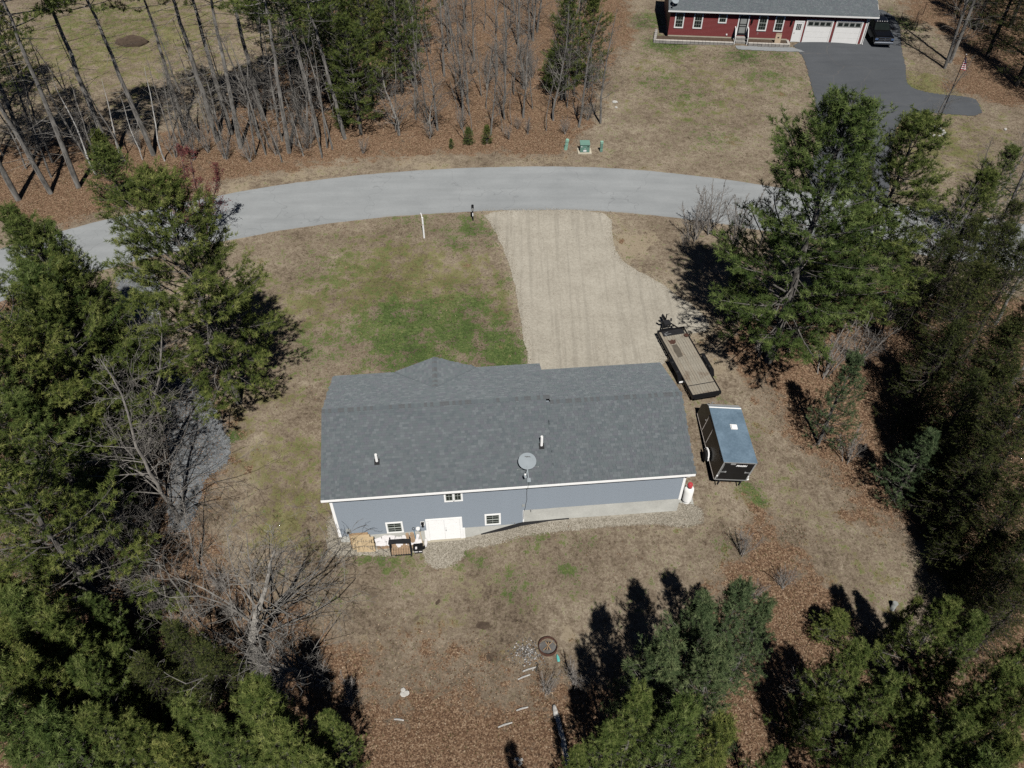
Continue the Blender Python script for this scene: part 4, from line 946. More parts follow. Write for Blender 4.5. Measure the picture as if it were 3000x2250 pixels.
part('stake_hook', M['black'], FT, lambda m: (m.tube([(hw + .04, 1.7, dz - .05), (hw + .26, 1.72, dz - .05)], .022, 6), m.tube([(hw + .26, 1.60, dz - .05), (hw + .26, 1.84, dz - .05)], .022, 6)))
for s in (-1, 1):
    for y in (2.4, 1.0, -2.4): part('stake_pocket', M['black'], FT, lambda m: m.box(s * hw - .07 if s < 0 else s * hw + .041, s * hw - .041 if s < 0 else s * hw + .07, y - .05, y + .05, dz - .12, dz + .0))

# enclosed cargo trailer: nose (+y) points away, listing to the right on soft ground
CTx, CTy = 12.55, 30.0
CT = thing('cargo_trailer', 'black enclosed cargo trailer with blue-grey metal roof beside the house', 'trailer', (CTx, CTy, gz(CTx, CTy) + .16), 0, rot=(R(3.5), R(7.5), R(3.0)))
cw, y0, y1, zf, zt = .98, -2.30, 1.75, .30, 2.05
prof = [(y0, zf), (2.60, zf), (2.62, 1.15), (2.05, 1.86), (y1, zt), (y0, zt)]
part('body', M['black'], CT, lambda m: m.prism(prof, -cw, cw, 'X'), bevel=.015)
part('roof', M['roof_metal'], CT, lambda m: m.prism([(y0 - .03, zt + .004), (y1, zt + .004), (y1, zt + .03), (y0 - .03, zt + .03)], -cw - .03, cw + .03, 'X'), bevel=.008)
part('nose_panel', M['steel'], CT, lambda m: (m.prism([(y1 + .004, zt + .026), (2.07, 1.882), (2.055, 1.864), (y1 + .004, zt + .006)], -cw - .02, cw + .02, 'X'), m.prism([(2.075, 1.878), (2.64, 1.165), (2.625, 1.155), (2.06, 1.862)], -cw - .02, cw + .02, 'X')))
part('roof_seam', M['white'], CT, lambda m: m.box(-cw - .02, cw + .02, y1 - .14, y1 - .06, zt + .031, zt + .037))
rv = part('roof_vent', M['white'], CT, lambda m: m.box(-.02, .36, .02, .40, zt + .031, zt + .06), bevel=.01)
part('vent_lid', M['white'], rv, lambda m: m.cbox((.19, .17, zt + .10), (.36, .32, .05), 0, 0, ('X', R(5))), bevel=.02)
def strips(m):
    x = -cw - .008
    for y in (.22, 1.22): m.box(x - .006, x + .010, y - .018, y + .018, .42, 1.86)
    m.box(x - .006, x + .010, .239, 1.201, 1.83, 1.866)
part('side_door_trim', M['sidewall'], CT, strips)
part('bottom_rail', M['sidewall'], CT, lambda m: m.box(-cw - .014, -cw + .01, y0 + .02, 2.58, zf - .03, zf + .012))
part('door_latch', M['steel'], CT, lambda m: m.lathe([(.035, -.03), (.035, .0)], 10, (-cw - .004, 1.34, 1.22), axis='X'))
rr = part('rear_frame', M['steel'], CT, lambda m: (m.box(-cw, -cw + .07, y0 - .03, y0 - .002, zf, zt - .005), m.box(cw - .07, cw, y0 - .03, y0 - .002, zf, zt - .005), m.box(-cw + .071, cw - .071, y0 - .032, y0 - .002, zt - .07, zt - .005), m.box(-cw + .071, cw - .071, y0 - .032, y0 - .002, zf, zf + .06)))
part('ramp_door', M['black'], CT, lambda m: m.box(-cw + .075, cw - .075, y0 - .022, y0 - .001, zf + .065, zt - .075), bevel=.006)
for s in (-1, 1):
    part('bar_lock', M['steel'], CT, lambda m: (m.tube([(s * (cw - .09), y0 - .045, .55), (s * (cw - .09), y0 - .045, 1.85)], .018, 6), m.tube([(s * (cw - .09), y0 - .05, 1.12), (s * (cw - .40), y0 - .05, 1.14)], .02, 6), m.cbox((s * (cw - .38), y0 - .05, 1.14), (.10, .03, .10))))
    part('tail_light', M['white'], CT, lambda m: m.cbox((s * (cw - .03), y0 - .045, .72), (.09, .03, .10)), bevel=.01)
    fd_ = part('fender', M['white'], CT, lambda m: m.tube([(s * (cw + .13), .42 * math.cos(t) - .62, .34 + .44 * math.sin(t)) for t in np.linspace(0, PI, 13)], .05, 6), smooth=True)
    wheel(CT, (s * (cw + .13), -.62, .31 - .02), .33, .2, M['white'], side=s)
part('grab_plate', M['steel'], CT, lambda m: m.box(-.52, -.22, y0 - .035, y0 - .0225, zt - .22, zt - .10))
ob('lettering', txt('PROZIN', .17, .003, .25, .012), M['white'], CT, (.16, y0 - .026, zt - .32), (PI / 2, 0, 0))
ob('lettering', txt('PROZIN', .20, .003, .25, .006), M['grey_plastic'], CT, (-cw - .004, -1.72, zt - .22), (PI / 2, 0, -PI / 2))
part('rear_jack', M['black_matte'], CT, lambda m: (m.box(.62, .69, y0 - .10, y0 - .02, -.12, zf), m.box(-.69, -.62, y0 - .10, y0 - .02, -.12, zf)))
part('chassis', M['black_matte'], CT, lambda m: (m.box(-cw + .1, cw - .1, y0, 2.5, zf - .12, zf - .004), m.tube([(-.7, 2.5, zf - .07), (0, 3.5, zf - .07)], .05, 6), m.tube([(.7, 2.5, zf - .07), (0, 3.5, zf - .07)], .05, 6)))
part('jack', M['steel'], CT, lambda m: (m.tube([(0, 3.2, -.1), (0, 3.2, .75)], .035, 8), m.tube([(0, 3.2, .72), (.18, 3.2, .74)], .015, 6)))

# pickup truck beside the red house garage
tkx, tky = r2w(2.15, 2.35)
TK = thing('pickup_truck', 'black pickup truck with chrome grille parked beside the red house', 'truck', (tkx, tky, gz(tkx, tky) + .035), YR)
TB = M['truck_black']; Lh = 2.95; Wd = 1.0
part('body', TB, TK, lambda m: (m.prism([(-2.88, .48), (-2.92, .78), (-2.80, 1.12), (-1.45, 1.22), (2.85, 1.22), (2.9, .55), (2.3, .45), (-2.3, .42)], -Wd, Wd, 'X')), bevel=.07)
part('hood', TB, TK, lambda m: m.prism([(-2.78, 1.10), (-2.60, 1.19), (-1.30, 1.29), (-1.25, 1.15)], -.88, .88, 'X'), bevel=.05)
def cabf(m):
    b = [(-.93, -1.35, 1.20), (.93, -1.35, 1.20), (.93, 1.15, 1.20), (-.93, 1.15, 1.20)]; t = [(-.74, -.55, 1.90), (.74, -.55, 1.90), (.74, .98, 1.90), (-.74, .98, 1.90)]
    m.add(b + t, [(0, 3, 2, 1), (4, 5, 6, 7), (0, 1, 5, 4), (1, 2, 6, 5), (2, 3, 7, 6), (3, 0, 4, 7)])
part('cab', TB, TK, cabf, bevel=.08)
def wsf(m):
    p_ = [(-.82, -1.27, 1.28), (.82, -1.27, 1.28), (.70, -.66, 1.82), (-.70, -.66, 1.82)]; n_ = np.array([0, -.66, .75]) * .02
    m.add([np.array(q) + n_ for q in p_] + [np.array(q) - n_ * .5 for q in p_], [(0, 1, 2, 3), (7, 6, 5, 4), (0, 4, 5, 1), (1, 5, 6, 2), (2, 6, 7, 3), (3, 7, 4, 0)])
part('windshield', M['glass'], TK, wsf)
for s in (-1, 1):
    part('side_window', M['glass'], TK, lambda m: m.add([(s * .935, -1.0, 1.30), (s * .935, 1.0, 1.30), (s * .785, .85, 1.80), (s * .785, -.55, 1.80)], [(0, 1, 2, 3)]))
    part('mirror', TB, TK, lambda m: (m.cbox((s * 1.17, -1.0, 1.34), (.24, .12, .24)), m.tube([(s * .9, -1.02, 1.28), (s * 1.12, -1.0, 1.32)], .03, 6)), bevel=.03)
    part('headlight', M['chrome'], TK, lambda m: m.prism([(-2.96, .84), (-2.90, 1.05), (-2.60, 1.06), (-2.60, .84)], s * .66, s * .99, 'X'), bevel=.02)
    for y in (-1.95, 1.85): wheel(TK, (s * .92, y, .40), .40, .27, M['chrome'], side=s)
gr = part('grille', M['black_matte'], TK, lambda m: m.box(-.64, .64, -2.975, -2.86, .74, 1.12), bevel=.02)
part('grille_bar', M['chrome'], gr, lambda m: (m.box(-.66, .66, -3.0, -2.94, 1.08, 1.15), m.box(-.66, .66, -3.0, -2.94, .72, .78), m.box(-.05, .05, -3.005, -2.945, .78, 1.08), m.box(-.62, .62, -3.002, -2.95, .90, .96)), bevel=.015)
part('front_bumper', M['chrome'], TK, lambda m: m.prism([(-3.02, .44), (-3.08, .52), (-3.08, .66), (-3.0, .72), (-2.86, .72), (-2.86, .44)], -1.0, 1.0, 'X'), bevel=.04)
part('bed_rail', TB, TK, lambda m: (m.box(-.98, -.88, 1.17, 2.86, 1.2, 1.30), m.box(.88, .98, 1.17, 2.86, 1.2, 1.30), m.box(-.98, .98, 2.78, 2.90, 1.0, 1.30)), bevel=.02)
part('tonneau', M['black_matte'], TK, lambda m: m.box(-.88, .88, 1.17, 2.8, 1.23, 1.25))
for k in range(5): part('clearance_light', M['white'], TK, lambda m: m.cbox((-.5 + k * .25, -.50, 1.925), (.09, .07, .035)), bevel=.01)

# wire fence behind the truck
FN = thing('wire_fence', 'low dark wire fence with thin posts behind the black truck', 'fence', (*r2w(3.6, 6.0), gz(*r2w(3.6, 6.0))), YR)
fpts = [(-1.2, .6), (.4, .4), (2.0, .1), (3.2, -1.9), (3.9, .6), (5.4, 3)]
for a, b in fpts: part('post', M['black'], FN, lambda m: m.tube([(a, b, -.2), (a, b, 1.35)], .03, 6))
for zz in (.15, .5, .85, 1.25): part('rail', M['black'], FN, lambda m: m.tube([(a, b, zz) for a, b in fpts], .012, 5))

# flagpole with ring of rocks
FPx, FPy = (39.72, 68.19)
FPz = gz(FPx, FPy)
FP = thing('flagpole', 'thin dark flagpole standing on the red house lawn', 'flagpole', (FPx, FPy, FPz))
part('pole', M['black'], FP, lambda m: m.tube([(0, 0, -.1), (0, 0, 3), (0, 0, 7.2)], [.05, .045, .03], 8))
part('finial', M['steel'], FP, lambda m: m.lathe([(0, 7.2), (.06, 7.26), (0, 7.33)], 10))
FV = []; FF = []; FM = []; nu, nv = 12, 13
for j in range(nv + 1):
    for i in range(nu + 1):
        u, v = i / nu, j / nv
        FV.append((FPx + .04 + u * (.10 + .50 * v), FPy + .10 * math.sin(u * 9) * (.3 + u) * (1 - .3 * v), FPz + 7.05 - 1.15 * v - .10 * u * u))
for j in range(nv):
    for i in range(nu):
        a = j * (nu + 1) + i; FF.append((a, a + 1, a + nu + 2, a + nu + 1)); FM.append(2 if (j < 6 and i >= 4) else (1 if j % 2 == 0 else 0))
fl = bpy.data.meshes.new('flag'); fl.from_pydata(FV, [], FF); fl.polygons.foreach_set('material_index', FM)
fo = ob('flag', fl, [M['white'], M['flag_red'], M['flag_blue']]); fo.modifiers.new('solid', 'SOLIDIFY').thickness = .006
tag(fo, 'limp red, white and blue striped flag on the flagpole', 'flag')
stm = MB()
def star(m, c, r_):
    m.add([(c[0] + r_ * (1 if k % 2 == 0 else .4) * math.sin(k * PI / 5), c[1], c[2] + r_ * (1 if k % 2 == 0 else .4) * math.cos(k * PI / 5)) for k in range(10)], [tuple(range(10))])
for (i, j) in ((5, 1), (7, 1), (9, 1), (6, 2.5), (8, 2.5), (10, 2.5), (5, 4), (7, 4), (9, 4), (11, 4)):
    u, v = i / nu + .04, j / nv + .04
    star(stm, (FPx + .04 + u * (.10 + .50 * v), FPy + .10 * math.sin(u * 9) * (.3 + u) * (1 - .3 * v) - .012, FPz + 7.05 - 1.15 * v - .10 * u * u), .028)
so = stm.build('star', M['white'], None); so.parent = fo
def rock_mesh(seed, sx=.2, sy=.16, sz=.11):
    rg_ = random.Random(seed); m = MB(); V_ = []; n_ = 8
    prof_ = [(.0, -.5), (.7, -.45), (1, -.1), (.9, .3), (.55, .55), (0, .62)]
    m.lathe([(max(a, .001), b) for a, b in prof_], n_)
    m.v = [(x * sx * rg_.uniform(.8, 1.15), y * sy * rg_.uniform(.8, 1.15), z_ * sz * 1.6 * rg_.uniform(.85, 1.1)) for x, y, z_ in m.v]
    return m.mesh('rock', False)
rocks = [rock_mesh(i, .17 + .03 * (i % 3), .14 + .02 * (i % 2), .10) for i in range(5)]
for r_ in rocks: r_.materials.append(M['rock'])
for k in range(12):
    a = k * 2 * PI / 12 + .2; x, y = FPx + .9 * math.cos(a), FPy + .8 * math.sin(a)
    tag(ob('rock', rocks[k % 5], None, None, (x, y, gz(x, y) + .05), (0, 0, a)), 'pale rock in the ring around the flagpole base', 'rock', 'rocks ringing the flagpole')
for k, (u, v) in enumerate(((10.15, 73.68), (46.44, 68.38), (10.19, 72.60))):
    tag(ob('rock', rocks[(k + 1) % 5], None, None, (u, v, gz(u, v) + .05), (0, 0, k), (1.5, 1.3, 1.2) if k == 0 else (.9, .9, .9)), ['flat white rock lying at the lawn edge beside the bare wood', 'small pale rock alone on the lawn right of the flagpole', 'small pale stone just below the flat white rock'][k], 'rock')

# ------------------------------------------------------------------ roadside things
ux, uy = (6.59, 64.71)
UZ = gz(ux, uy)
TR = thing('transformer_box', 'green pad-mounted transformer box on a concrete pad across the road', 'transformer', (ux, uy, UZ), R(1))
part('pad', M['concrete_tan'], TR, lambda m: m.box(-.62, .62, -.50, .52, -.1, .09), bevel=.02)
part('cabinet', M['green_box'], TR, lambda m: m.prism([(-.34, .092), (.40, .092), (.40, .86), (-.10, .86), (-.32, .80)], -.43, .43, 'X'), bevel=.015)
part('lid', M['green_box'], TR, lambda m: m.prism([(-.36, .802), (-.12, .868), (.44, .868), (.44, .90), (-.13, .90), (-.37, .83)], -.45, .45, 'X'), bevel=.008)
part('sticker', M['white'], TR, lambda m: (m.box(-.14, .14, -.351, -.345, .18, .34), m.box(-.03, .03, -.351, -.345, .42, .48), m.box(-.36, -.26, -.351, -.345, .62, .70)))
part('handle', M['black'], TR, lambda m: m.box(.20, .36, -.36, -.345, .66, .70))
ex1, ey1 = (4.90, 65.08)
E1 = thing('utility_pedestal', 'round pale green cable pedestal left of the transformer box', 'pedestal', (ex1, ey1, gz(ex1, ey1)), 0, 'green utility pedestals', rot=(0, R(7), 0))
part('body', M['green_light'], E1, lambda m: m.lathe([(.155, -.05), (.155, .42), (.145, .44), (.145, .80)], 16), smooth=False)
part('cap', M['green_light'], E1, lambda m: m.lathe([(.165, .78), (.165, .94), (.14, 1.02), (0, 1.04)], 16))
part('band', M['green_box'], E1, lambda m: m.lathe([(.162, .43), (.162, .47)], 16))
ex2, ey2 = (8.11, 64.71)
E2 = thing('utility_pedestal', 'narrow square dark green pedestal right of the transformer box', 'pedestal', (ex2, ey2, gz(ex2, ey2)), R(4), 'green utility pedestals')
part('body', M['green_box'], E2, lambda m: m.box(-.12, .12, -.10, .10, -.05, .82), bevel=.01)
part('cap', M['green_light'], E2, lambda m: m.box(-.135, .135, -.115, .115, .80, 1.02), bevel=.02)
part('band', M['green_light'], E2, lambda m: m.box(-.124, .124, -.104, .104, .20, .26))
# white lamp-post-like sign post
wx, wy = (-6.93, 51.25)
WP = thing('white_post', 'tall white post with a short arm at the lawn edge by the road', 'post', (wx, wy, gz(wx, wy)))
part('upright', M['white'], WP, lambda m: m.box(-.055, .055, -.055, .055, -.2, 1.86), bevel=.008)
part('arm', M['white'], WP, lambda m: (m.tube([(-.02, .0, 1.75), (-.05, .10, 1.95), (-.12, .25, 2.15)], .035, 6)))
part('cap', M['white'], WP, lambda m: m.lathe([(.085, 1.86), (.085, 1.88), (.001, 1.95)], 4))
part('number_plate', M['grey_plastic'], WP, lambda m: m.box(-.03, .03, -.062, -.056, 1.22, 1.32))
# mailbox on a black post
mx, my = (-3.16, 53.67)
MBX = thing('mailbox', 'black mailbox on a black post at the mouth of the driveway', 'mailbox', (mx, my, gz(mx, my)), R(3))
part('post', M['black_matte'], MBX, lambda m: (m.box(-.05, .05, -.05, .05, -.1, 1.0), m.box(-.05, .05, -.1, .42, .88, .97)), bevel=.008)
arch = [(-.11, 0), (.11, 0), (.11, .14)] + [(.11 * math.cos(t), .14 + .11 * math.sin(t)) for t in np.linspace(.2, PI - .2, 8)] + [(-.11, .14)]
bxo = part('box', M['black'], MBX, lambda m: m.prism([(a, b + .975) for a, b in arch], -.08, .46, 'Y'), bevel=.006)
part('box_door', M['steel'], bxo, lambda m: m.prism([(a * .95, b * .95 + .98) for a, b in arch], -.095, -.082, 'Y'))
part('flag', M['white'], bxo, lambda m: (m.box(.113, .122, .05, .12, 1.08, 1.32),))
part('number_sign', M['white'], MBX, lambda m: m.box(-.04, .04, -.058, -.052, .45, .75))

# ------------------------------------------------------------------ things along the rear wall
def pallet(name, label, loc, rot, wood, n=7, w_=1.02, h_=1.12):
    P_ = thing(name, label, 'pallet', loc, group='pallets leaning on the wall', rot=rot)
    bw = w_ / n
    for i in range(n): part('slat', wood, P_, lambda m: m.box(-w_ / 2 + i * bw + .012, -w_ / 2 + (i + 1) * bw - .012 - .01 * (i % 2), .05, .068, 0, h_), bevel=.003)
    for z_ in (.06, h_ / 2, h_ - .06): part('stringer', wood, P_, lambda m: m.box(-w_ / 2, w_ / 2, -.045, .05, z_ - .05, z_ + .05), bevel=.004)
    for x in (-w_ / 2 + .06, -w_ / 2 + .30, w_ / 2 - .30, w_ / 2 - .06): part('slat', wood, P_, lambda m: m.box(x - .05, x + .05, -.064, -.046, 0, h_), bevel=.003)
    return P_
ax_, ay_ = h2w(1.42, .02); pallet('pallet', 'rearmost brown pallet leaning against the blue house foundation', (ax_, ay_, gz(ax_, ay_) + .0), (R(-8), 0, YAW), M['pallet_dark'])
ax_, ay_ = h2w(1.52, -.12); pallet('pallet', 'middle pallet of the three leaning by the meter', (ax_, ay_, gz(ax_, ay_) + .0), (R(-8), 0, YAW), M['pallet'])
ax_, ay_ = h2w(1.74, -.28); pallet('pallet', 'front pale pine pallet of the three leaning by the meter', (ax_, ay_, gz(ax_, ay_) + .0), (R(-9), 0, YAW), M['pallet'])
# stack of plastic-wrapped firewood
rg = random.Random(4)
for row in range(5):
    for k in range(9):
        lx = 2.45 + k * .27 + rg.uniform(-.05, .05); ly = .02 + .035 * row - rg.uniform(0, .08); x, y = h2w(lx, ly)
        if row == 4 and k in (0, 1, 4, 5, 8): continue
        lg = MB(); r_ = rg.uniform(.09, .13); Lg = rg.uniform(.34, .50)
        lg.prism([(r_ * math.cos(t) * rg.uniform(.8, 1.1), r_ * math.sin(t) * rg.uniform(.8, 1.1)) for t in np.linspace(0, 2 * PI, 7, endpoint=False)], -Lg / 2, Lg / 2, 'X' if rg.random() < .55 else 'Y')
        mm = M['plastic_wrap'] if row >= 1 and rg.random() < .85 else M['firewood']
        o = lg.build('firewood_piece', mm, None, loc=(x, y, gz(x, y) + .10 + row * .18), rot=(rg.uniform(-.1, .1), rg.uniform(-.1, .1), YAW + rg.uniform(-.3, .3)))
        tag(o, 'white wrapped bundle in the firewood pile under the basement window' if mm is M['plastic_wrap'] else 'bare split log in the firewood pile under the basement window', 'firewood', 'wrapped bundles in the pile' if mm is M['plastic_wrap'] else 'bare logs in the pile')
# black tubular firewood rack
kx, ky = h2w(3.68, -.42)
RK = thing('firewood_rack', 'black tubular firewood rack standing in front of the wood pile', 'rack', (kx, ky, gz(kx, ky)), YAW - R(2))
for s in (-1, 1):
    part('upright', M['black_matte'], RK, lambda m: m.box(s * .55 - .025, s * .55 + .025, -.20, -.15, 0, 1.32)); part('upright', M['black_matte'], RK, lambda m: m.box(s * .55 - .025, s * .55 + .025, .15, .20, 0, 1.32))
part('cover', M['black_matte'], RK, lambda m: m.add([(-.6, -.22, 1.33), (-.2, -.21, 1.36), (.2, -.22, 1.35), (.62, -.21, 1.32), (.6, .03, 1.34), (.2, .04, 1.38), (-.2, .03, 1.37), (-.58, .04, 1.34), (-.6, -.23, 1.26), (-.2, -.22, 1.29), (.2, -.23, 1.28), (.62, -.22, 1.25)], [(0, 1, 6, 7), (1, 2, 5, 6), (2, 3, 4, 5), (0, 8, 9, 1), (1, 9, 10, 2), (2, 10, 11, 3)]))
part('base_rail', M['black_matte'], RK, lambda m: (m.box(-.57, .57, -.20, -.14, .05, .11), m.box(-.57, .57, .14, .20, .05, .11), m.box(-.60, -.52, -.26, .26, 0, .05), m.box(.52, .60, -.26, .26, 0, .05)))
for k in range(16):
    x = -.48 + (k % 8) * .137; o = MB(); o.prism([(.06 * math.cos(t), .06 * math.sin(t)) for t in np.linspace(0, 2 * PI, 6, endpoint=False)], -.17, .17, 'Y')
    wx_, wy_ = kx + x * math.cos(YAW), ky + x * math.sin(YAW)
    tag(o.build('firewood_piece', M['firewood'], None, loc=(wx_, wy_, gz(kx, ky) + .18 + .12 * (k // 8)), rot=(0, rg.uniform(0, 3), YAW)), 'short split log stacked inside the black firewood rack', 'firewood', 'logs in the rack')
# tote, shovels
qx, qy = h2w(4.62, -.32)
TO = thing('storage_tote', 'black storage tote with white labels beside the firewood rack', 'tote', (qx, qy, gz(qx, qy)), YAW)
part('body', M['black_matte'], TO, lambda m: m.add([(-.22, -.16, 0), (.22, -.16, 0), (.22, .16, 0), (-.22, .16, 0), (-.26, -.2, .42), (.26, -.2, .42), (.26, .2, .42), (-.26, .2, .42)], [(0, 3, 2, 1), (4, 5, 6, 7), (0, 1, 5, 4), (1, 2, 6, 5), (2, 3, 7, 6), (3, 0, 4, 7)]), bevel=.02)
part('lid', M['black'], TO, lambda m: m.box(-.28, .28, -.22, .22, .42, .46), bevel=.015)
part('label', M['plastic_wrap'], TO, lambda m: (m.box(-.21, -.03, -.19, -.172, .20, .27), m.box(.03, .21, -.19, -.172, .20, .27), m.box(-.15, -.05, -.16, .0, .461, .466)))
def shovel(label, lx, ly, blade, tilt, blade_m, handle_m, L=1.25):
    x, y = h2w(lx, ly); S_ = thing('shovel', label, 'shovel', (x, y, gz(x, y)), group='shovels against the wall', rot=(R(tilt), R(-6), YAW))
    part('handle', handle_m, S_, lambda m: m.tube([(0, 0, .28), (0, 0, L)], .018, 6))
    part('grip', M['black_matte'], S_, lambda m: m.tube([(0, 0, L)] + [(.075 * math.sin(t), 0, L + .09 - .09 * math.cos(t)) for t in np.linspace(0, 2 * PI, 10)], .016, 5))
    part('blade', blade_m, S_, lambda m: m.prism(blade, -.008, .008, 'Y'), bevel=.004)
shovel('blue-shafted snow shovel leaning over the storage tote', 4.60, -.12, [(-.20, 0), (.20, 0), (.21, .34), (-.21, .34)], -16, M['black_matte'], M['blue_paint'], 1.35)
shovel('wood-handled digging shovel leaning beside the basement door', 4.92, -.25, [(0, 0), (.09, .10), (.11, .30), (-.11, .30), (-.09, .10)], -20, M['black'], M['wood_handle'], 1.3)
vx, vy = h2w(5.02, -.02)
wrp = MB(); wrp.lathe([(.001, 0), (.08, .02), (.09, .3), (.07, .55), (.001, .6)], 10)
tag(wrp.build('wrapped_roll', M['plastic_wrap'], None, True, loc=(vx, vy, gz(vx, vy)), rot=(R(-12), R(5), 0)), 'small white wrapped roll standing by the wood-handled shovel', 'roll')

# ------------------------------------------------------------------ back yard bits
gx_, gy_ = (1.84, 18.25)
FR = thing('fire_ring', 'rusty steel fire ring with charred sticks in the back yard', 'fire ring', (gx_, gy_, gz(gx_, gy_)))
part('ring', M['rust'], FR, lambda m: m.lathe([(.46, 0), (.46, .24), (.49, .26), (.49, 0)], 28))
part('ash_bed', M['ash'], FR, lambda m: m.lathe([(.455, .02), (.3, .07), (.001, .09)], 20))
for k in range(5): part('charred_stick', M['brown'] if k % 2 else M['pallet_dark'], FR, lambda m: m.tube([(-.25 + .1 * k, -.2, .12), (.2 - .08 * k, .22, .14 + .02 * k)], .022, 6))
for k, (u, v) in enumerate(((-5.35, 16.01), (-5.17, 15.86), (-5.34, 15.79))):
    tag(ob('rock', rocks[k], None, None, (u, v, gz(u, v) + .05), (0, 0, k * 1.3), (.75, .8, .9)), ['upper white rock of the three lying together on the leaves', 'right-hand white rock of the three lying together on the leaves', 'lower white rock of the three lying together on the leaves'][k], 'rock')
lm_ = [M['birch'], M['bark_pale']]
blog = [(1626, 2088), (1632, 2106), (1639, 2128), (1646, 2152), (1652, 2176), (1656, 2206), (1662, 2236)]
for k, (u, v) in enumerate(((2.08, 14.96), (2.17, 14.67), (2.25, 14.35), (2.35, 13.94), (2.44, 13.50), (2.50, 13.04), (2.56, 12.62))):
    o = MB(); L_ = .30 + .10 * (k % 3); o.tube([(0, -L_, 0), (.02, 0, .02), (.0, L_, 0)], [.10, .115, .095], 10)
    tag(o.build('birch_log', M['birch'], None, True, loc=(u, v, gz(u, v) + .10), rot=(0, 0, R(8 + 6 * (k % 2)))), ORD[k] + ' white birch log from the fire ring in the line by the pines', 'log', 'line of birch logs')
for k, (u, v, a, L_) in enumerate((( *(0.89, 17.12), 20, .38), (*(0.60, 16.72), 24, .34), (*(-0.33, 14.38), 20, .36), (*(0.50, 15.14), 18, .30), (*(-5.42, 14.57), -4, .24), (*(1.27, 17.19), 75, .22))):
    o = MB(); o.tube([(-L_, 0, 0), (0, .02, .01), (L_, 0, 0)], [.035, .045, .035], 8)
    tag(o.build('stick', M['birch'] if k != 5 else M['bark_dark'], None, True, loc=(u, v, gz(u, v) + .06), rot=(0, R(4), R(a))), ['pale stick nearest the fire ring', 'longer pale stick just below the one nearest the fire ring', 'thin pale stick on the leaves low in the middle', 'pale stick at the edge of the pine shadow', 'white stick left of centre on the lower leaves', 'short black stick propped beside the pale stick near the fire ring'][k], 'stick')
for k, (u, v) in enumerate(((0.22, 12.84), (0.41, 12.79), (0.38, 12.61))):
    o = MB(); o.box(-.10, .10, -.055, .055, 0, .06)
    tag(o.build('brick', M['rock'], None, bevel=.008, loc=(u, v, gz(u, v) + .04), rot=(0, 0, .4 * k)), ['left pale brick of the three at the lower edge', 'upper right pale brick of the three at the lower edge', 'lower right pale brick of the three at the lower edge'][k], 'brick')
bx_, by_ = (2.37, 17.48)
bt = MB(); bt.lathe([(.001, 0), (.06, .0), (.07, .05), (.07, .24), (.03, .32), (.03, .36), (.001, .37)], 12)
tag(bt.build('plastic_bottle', M['teal'], None, True, loc=(bx_, by_, gz(bx_, by_) + .08), rot=(R(-85), 0, R(12))), 'teal plastic bottle lying right of the fire ring', 'bottle')
cx_, cy_ = (20.28, 20.46)
vcap = MB(); vcap.lathe([(.13, -.1), (.13, .34), (.15, .36), (.15, .44), (.12, .47), (.001, .48)], 16)
tag(vcap.build('well_cap', M['grey_plastic'], None, loc=(cx_, cy_, gz(cx_, cy_)), rot=(R(-14), R(10), 0)), 'grey capped well pipe standing on the bare ground at lower right', 'well pipe')
cx_, cy_ = (13.83, 28.32)
pb = MB(); pb.prism([(-.22, -.10), (-.20, .11), (.05, .12), (.26, .05), (.25, -.03), (.02, -.11)], 0, .05, 'Z')
tag(pb.build('white_block', M['white'], None, bevel=.01, loc=(cx_, cy_, gz(cx_, cy_) + .02), rot=(0, 0, -.1)), 'flat white block lying behind the enclosed cargo trailer', 'block')
for k, (u, v, s_) in enumerate(((*(-1.47, 19.53), 1.0), (*(-3.99, 20.89), .45), (*(-1.13, 17.77), .7))):
    tag(ob('stump', rocks[k], None, None, (u, v, gz(u, v) + .0), (0, 0, k), (1.5 * s_, 1.1 * s_, .8 * s_)), ['dark low stump in the middle of the back yard', 'small dark stump near the stone landing', 'dark stump left of the fire ring'][k], 'stump')
stm_ = rock_mesh(77, .3, .22, .08); stm_.materials.append(M['soil'])
for o in [o for o in COL.objects if o.name.startswith('stump')]: o.data = stm_
# ashes and charred chips beside the ring
rs = np.random.default_rng(8)
pa = np.stack([gx_ - 1.05 + rs.normal(0, .42, 420), gy_ - .25 + rs.normal(0, .33, 420)], 1)
Va, Fa = cards(pa, (.03, .12), .3, .03, .7)
tag(ob('ash_chips', np_mesh('ash_chips', Va, Fa, {'tone': ('FACE', rs.random(420))}), tone_mat('ash_chip', [(0, (.03, .03, .03)), (.5, (.16, .155, .15)), (.8, (.24, .235, .23)), (1, (.6, .59, .57))], .95)), 'scattered ash and pale chips beside the fire ring', 'ash', kind='stuff')
# boards of brush behind: brown dirt mound in the far field
mo = MB(); mo.lathe([(1.5, -.1), (1.3, .25), (.8, .55), (.3, .7), (.001, .72)], 14); mo.v = [(x * 1.25 + .2 * math.sin(y * 3), y * .8 + .15 * math.sin(x * 4), z_ + .1 * math.sin(x * 3 + y * 5)) for x, y, z_ in mo.v]
qx, qy = (-42.92, 88.93)
tag(mo.build('dirt_mound', M['soil'], None, True, loc=(qx, qy, gz(qx, qy))), 'dark brown mound of dirt and brush in the far grassy field', 'mound')

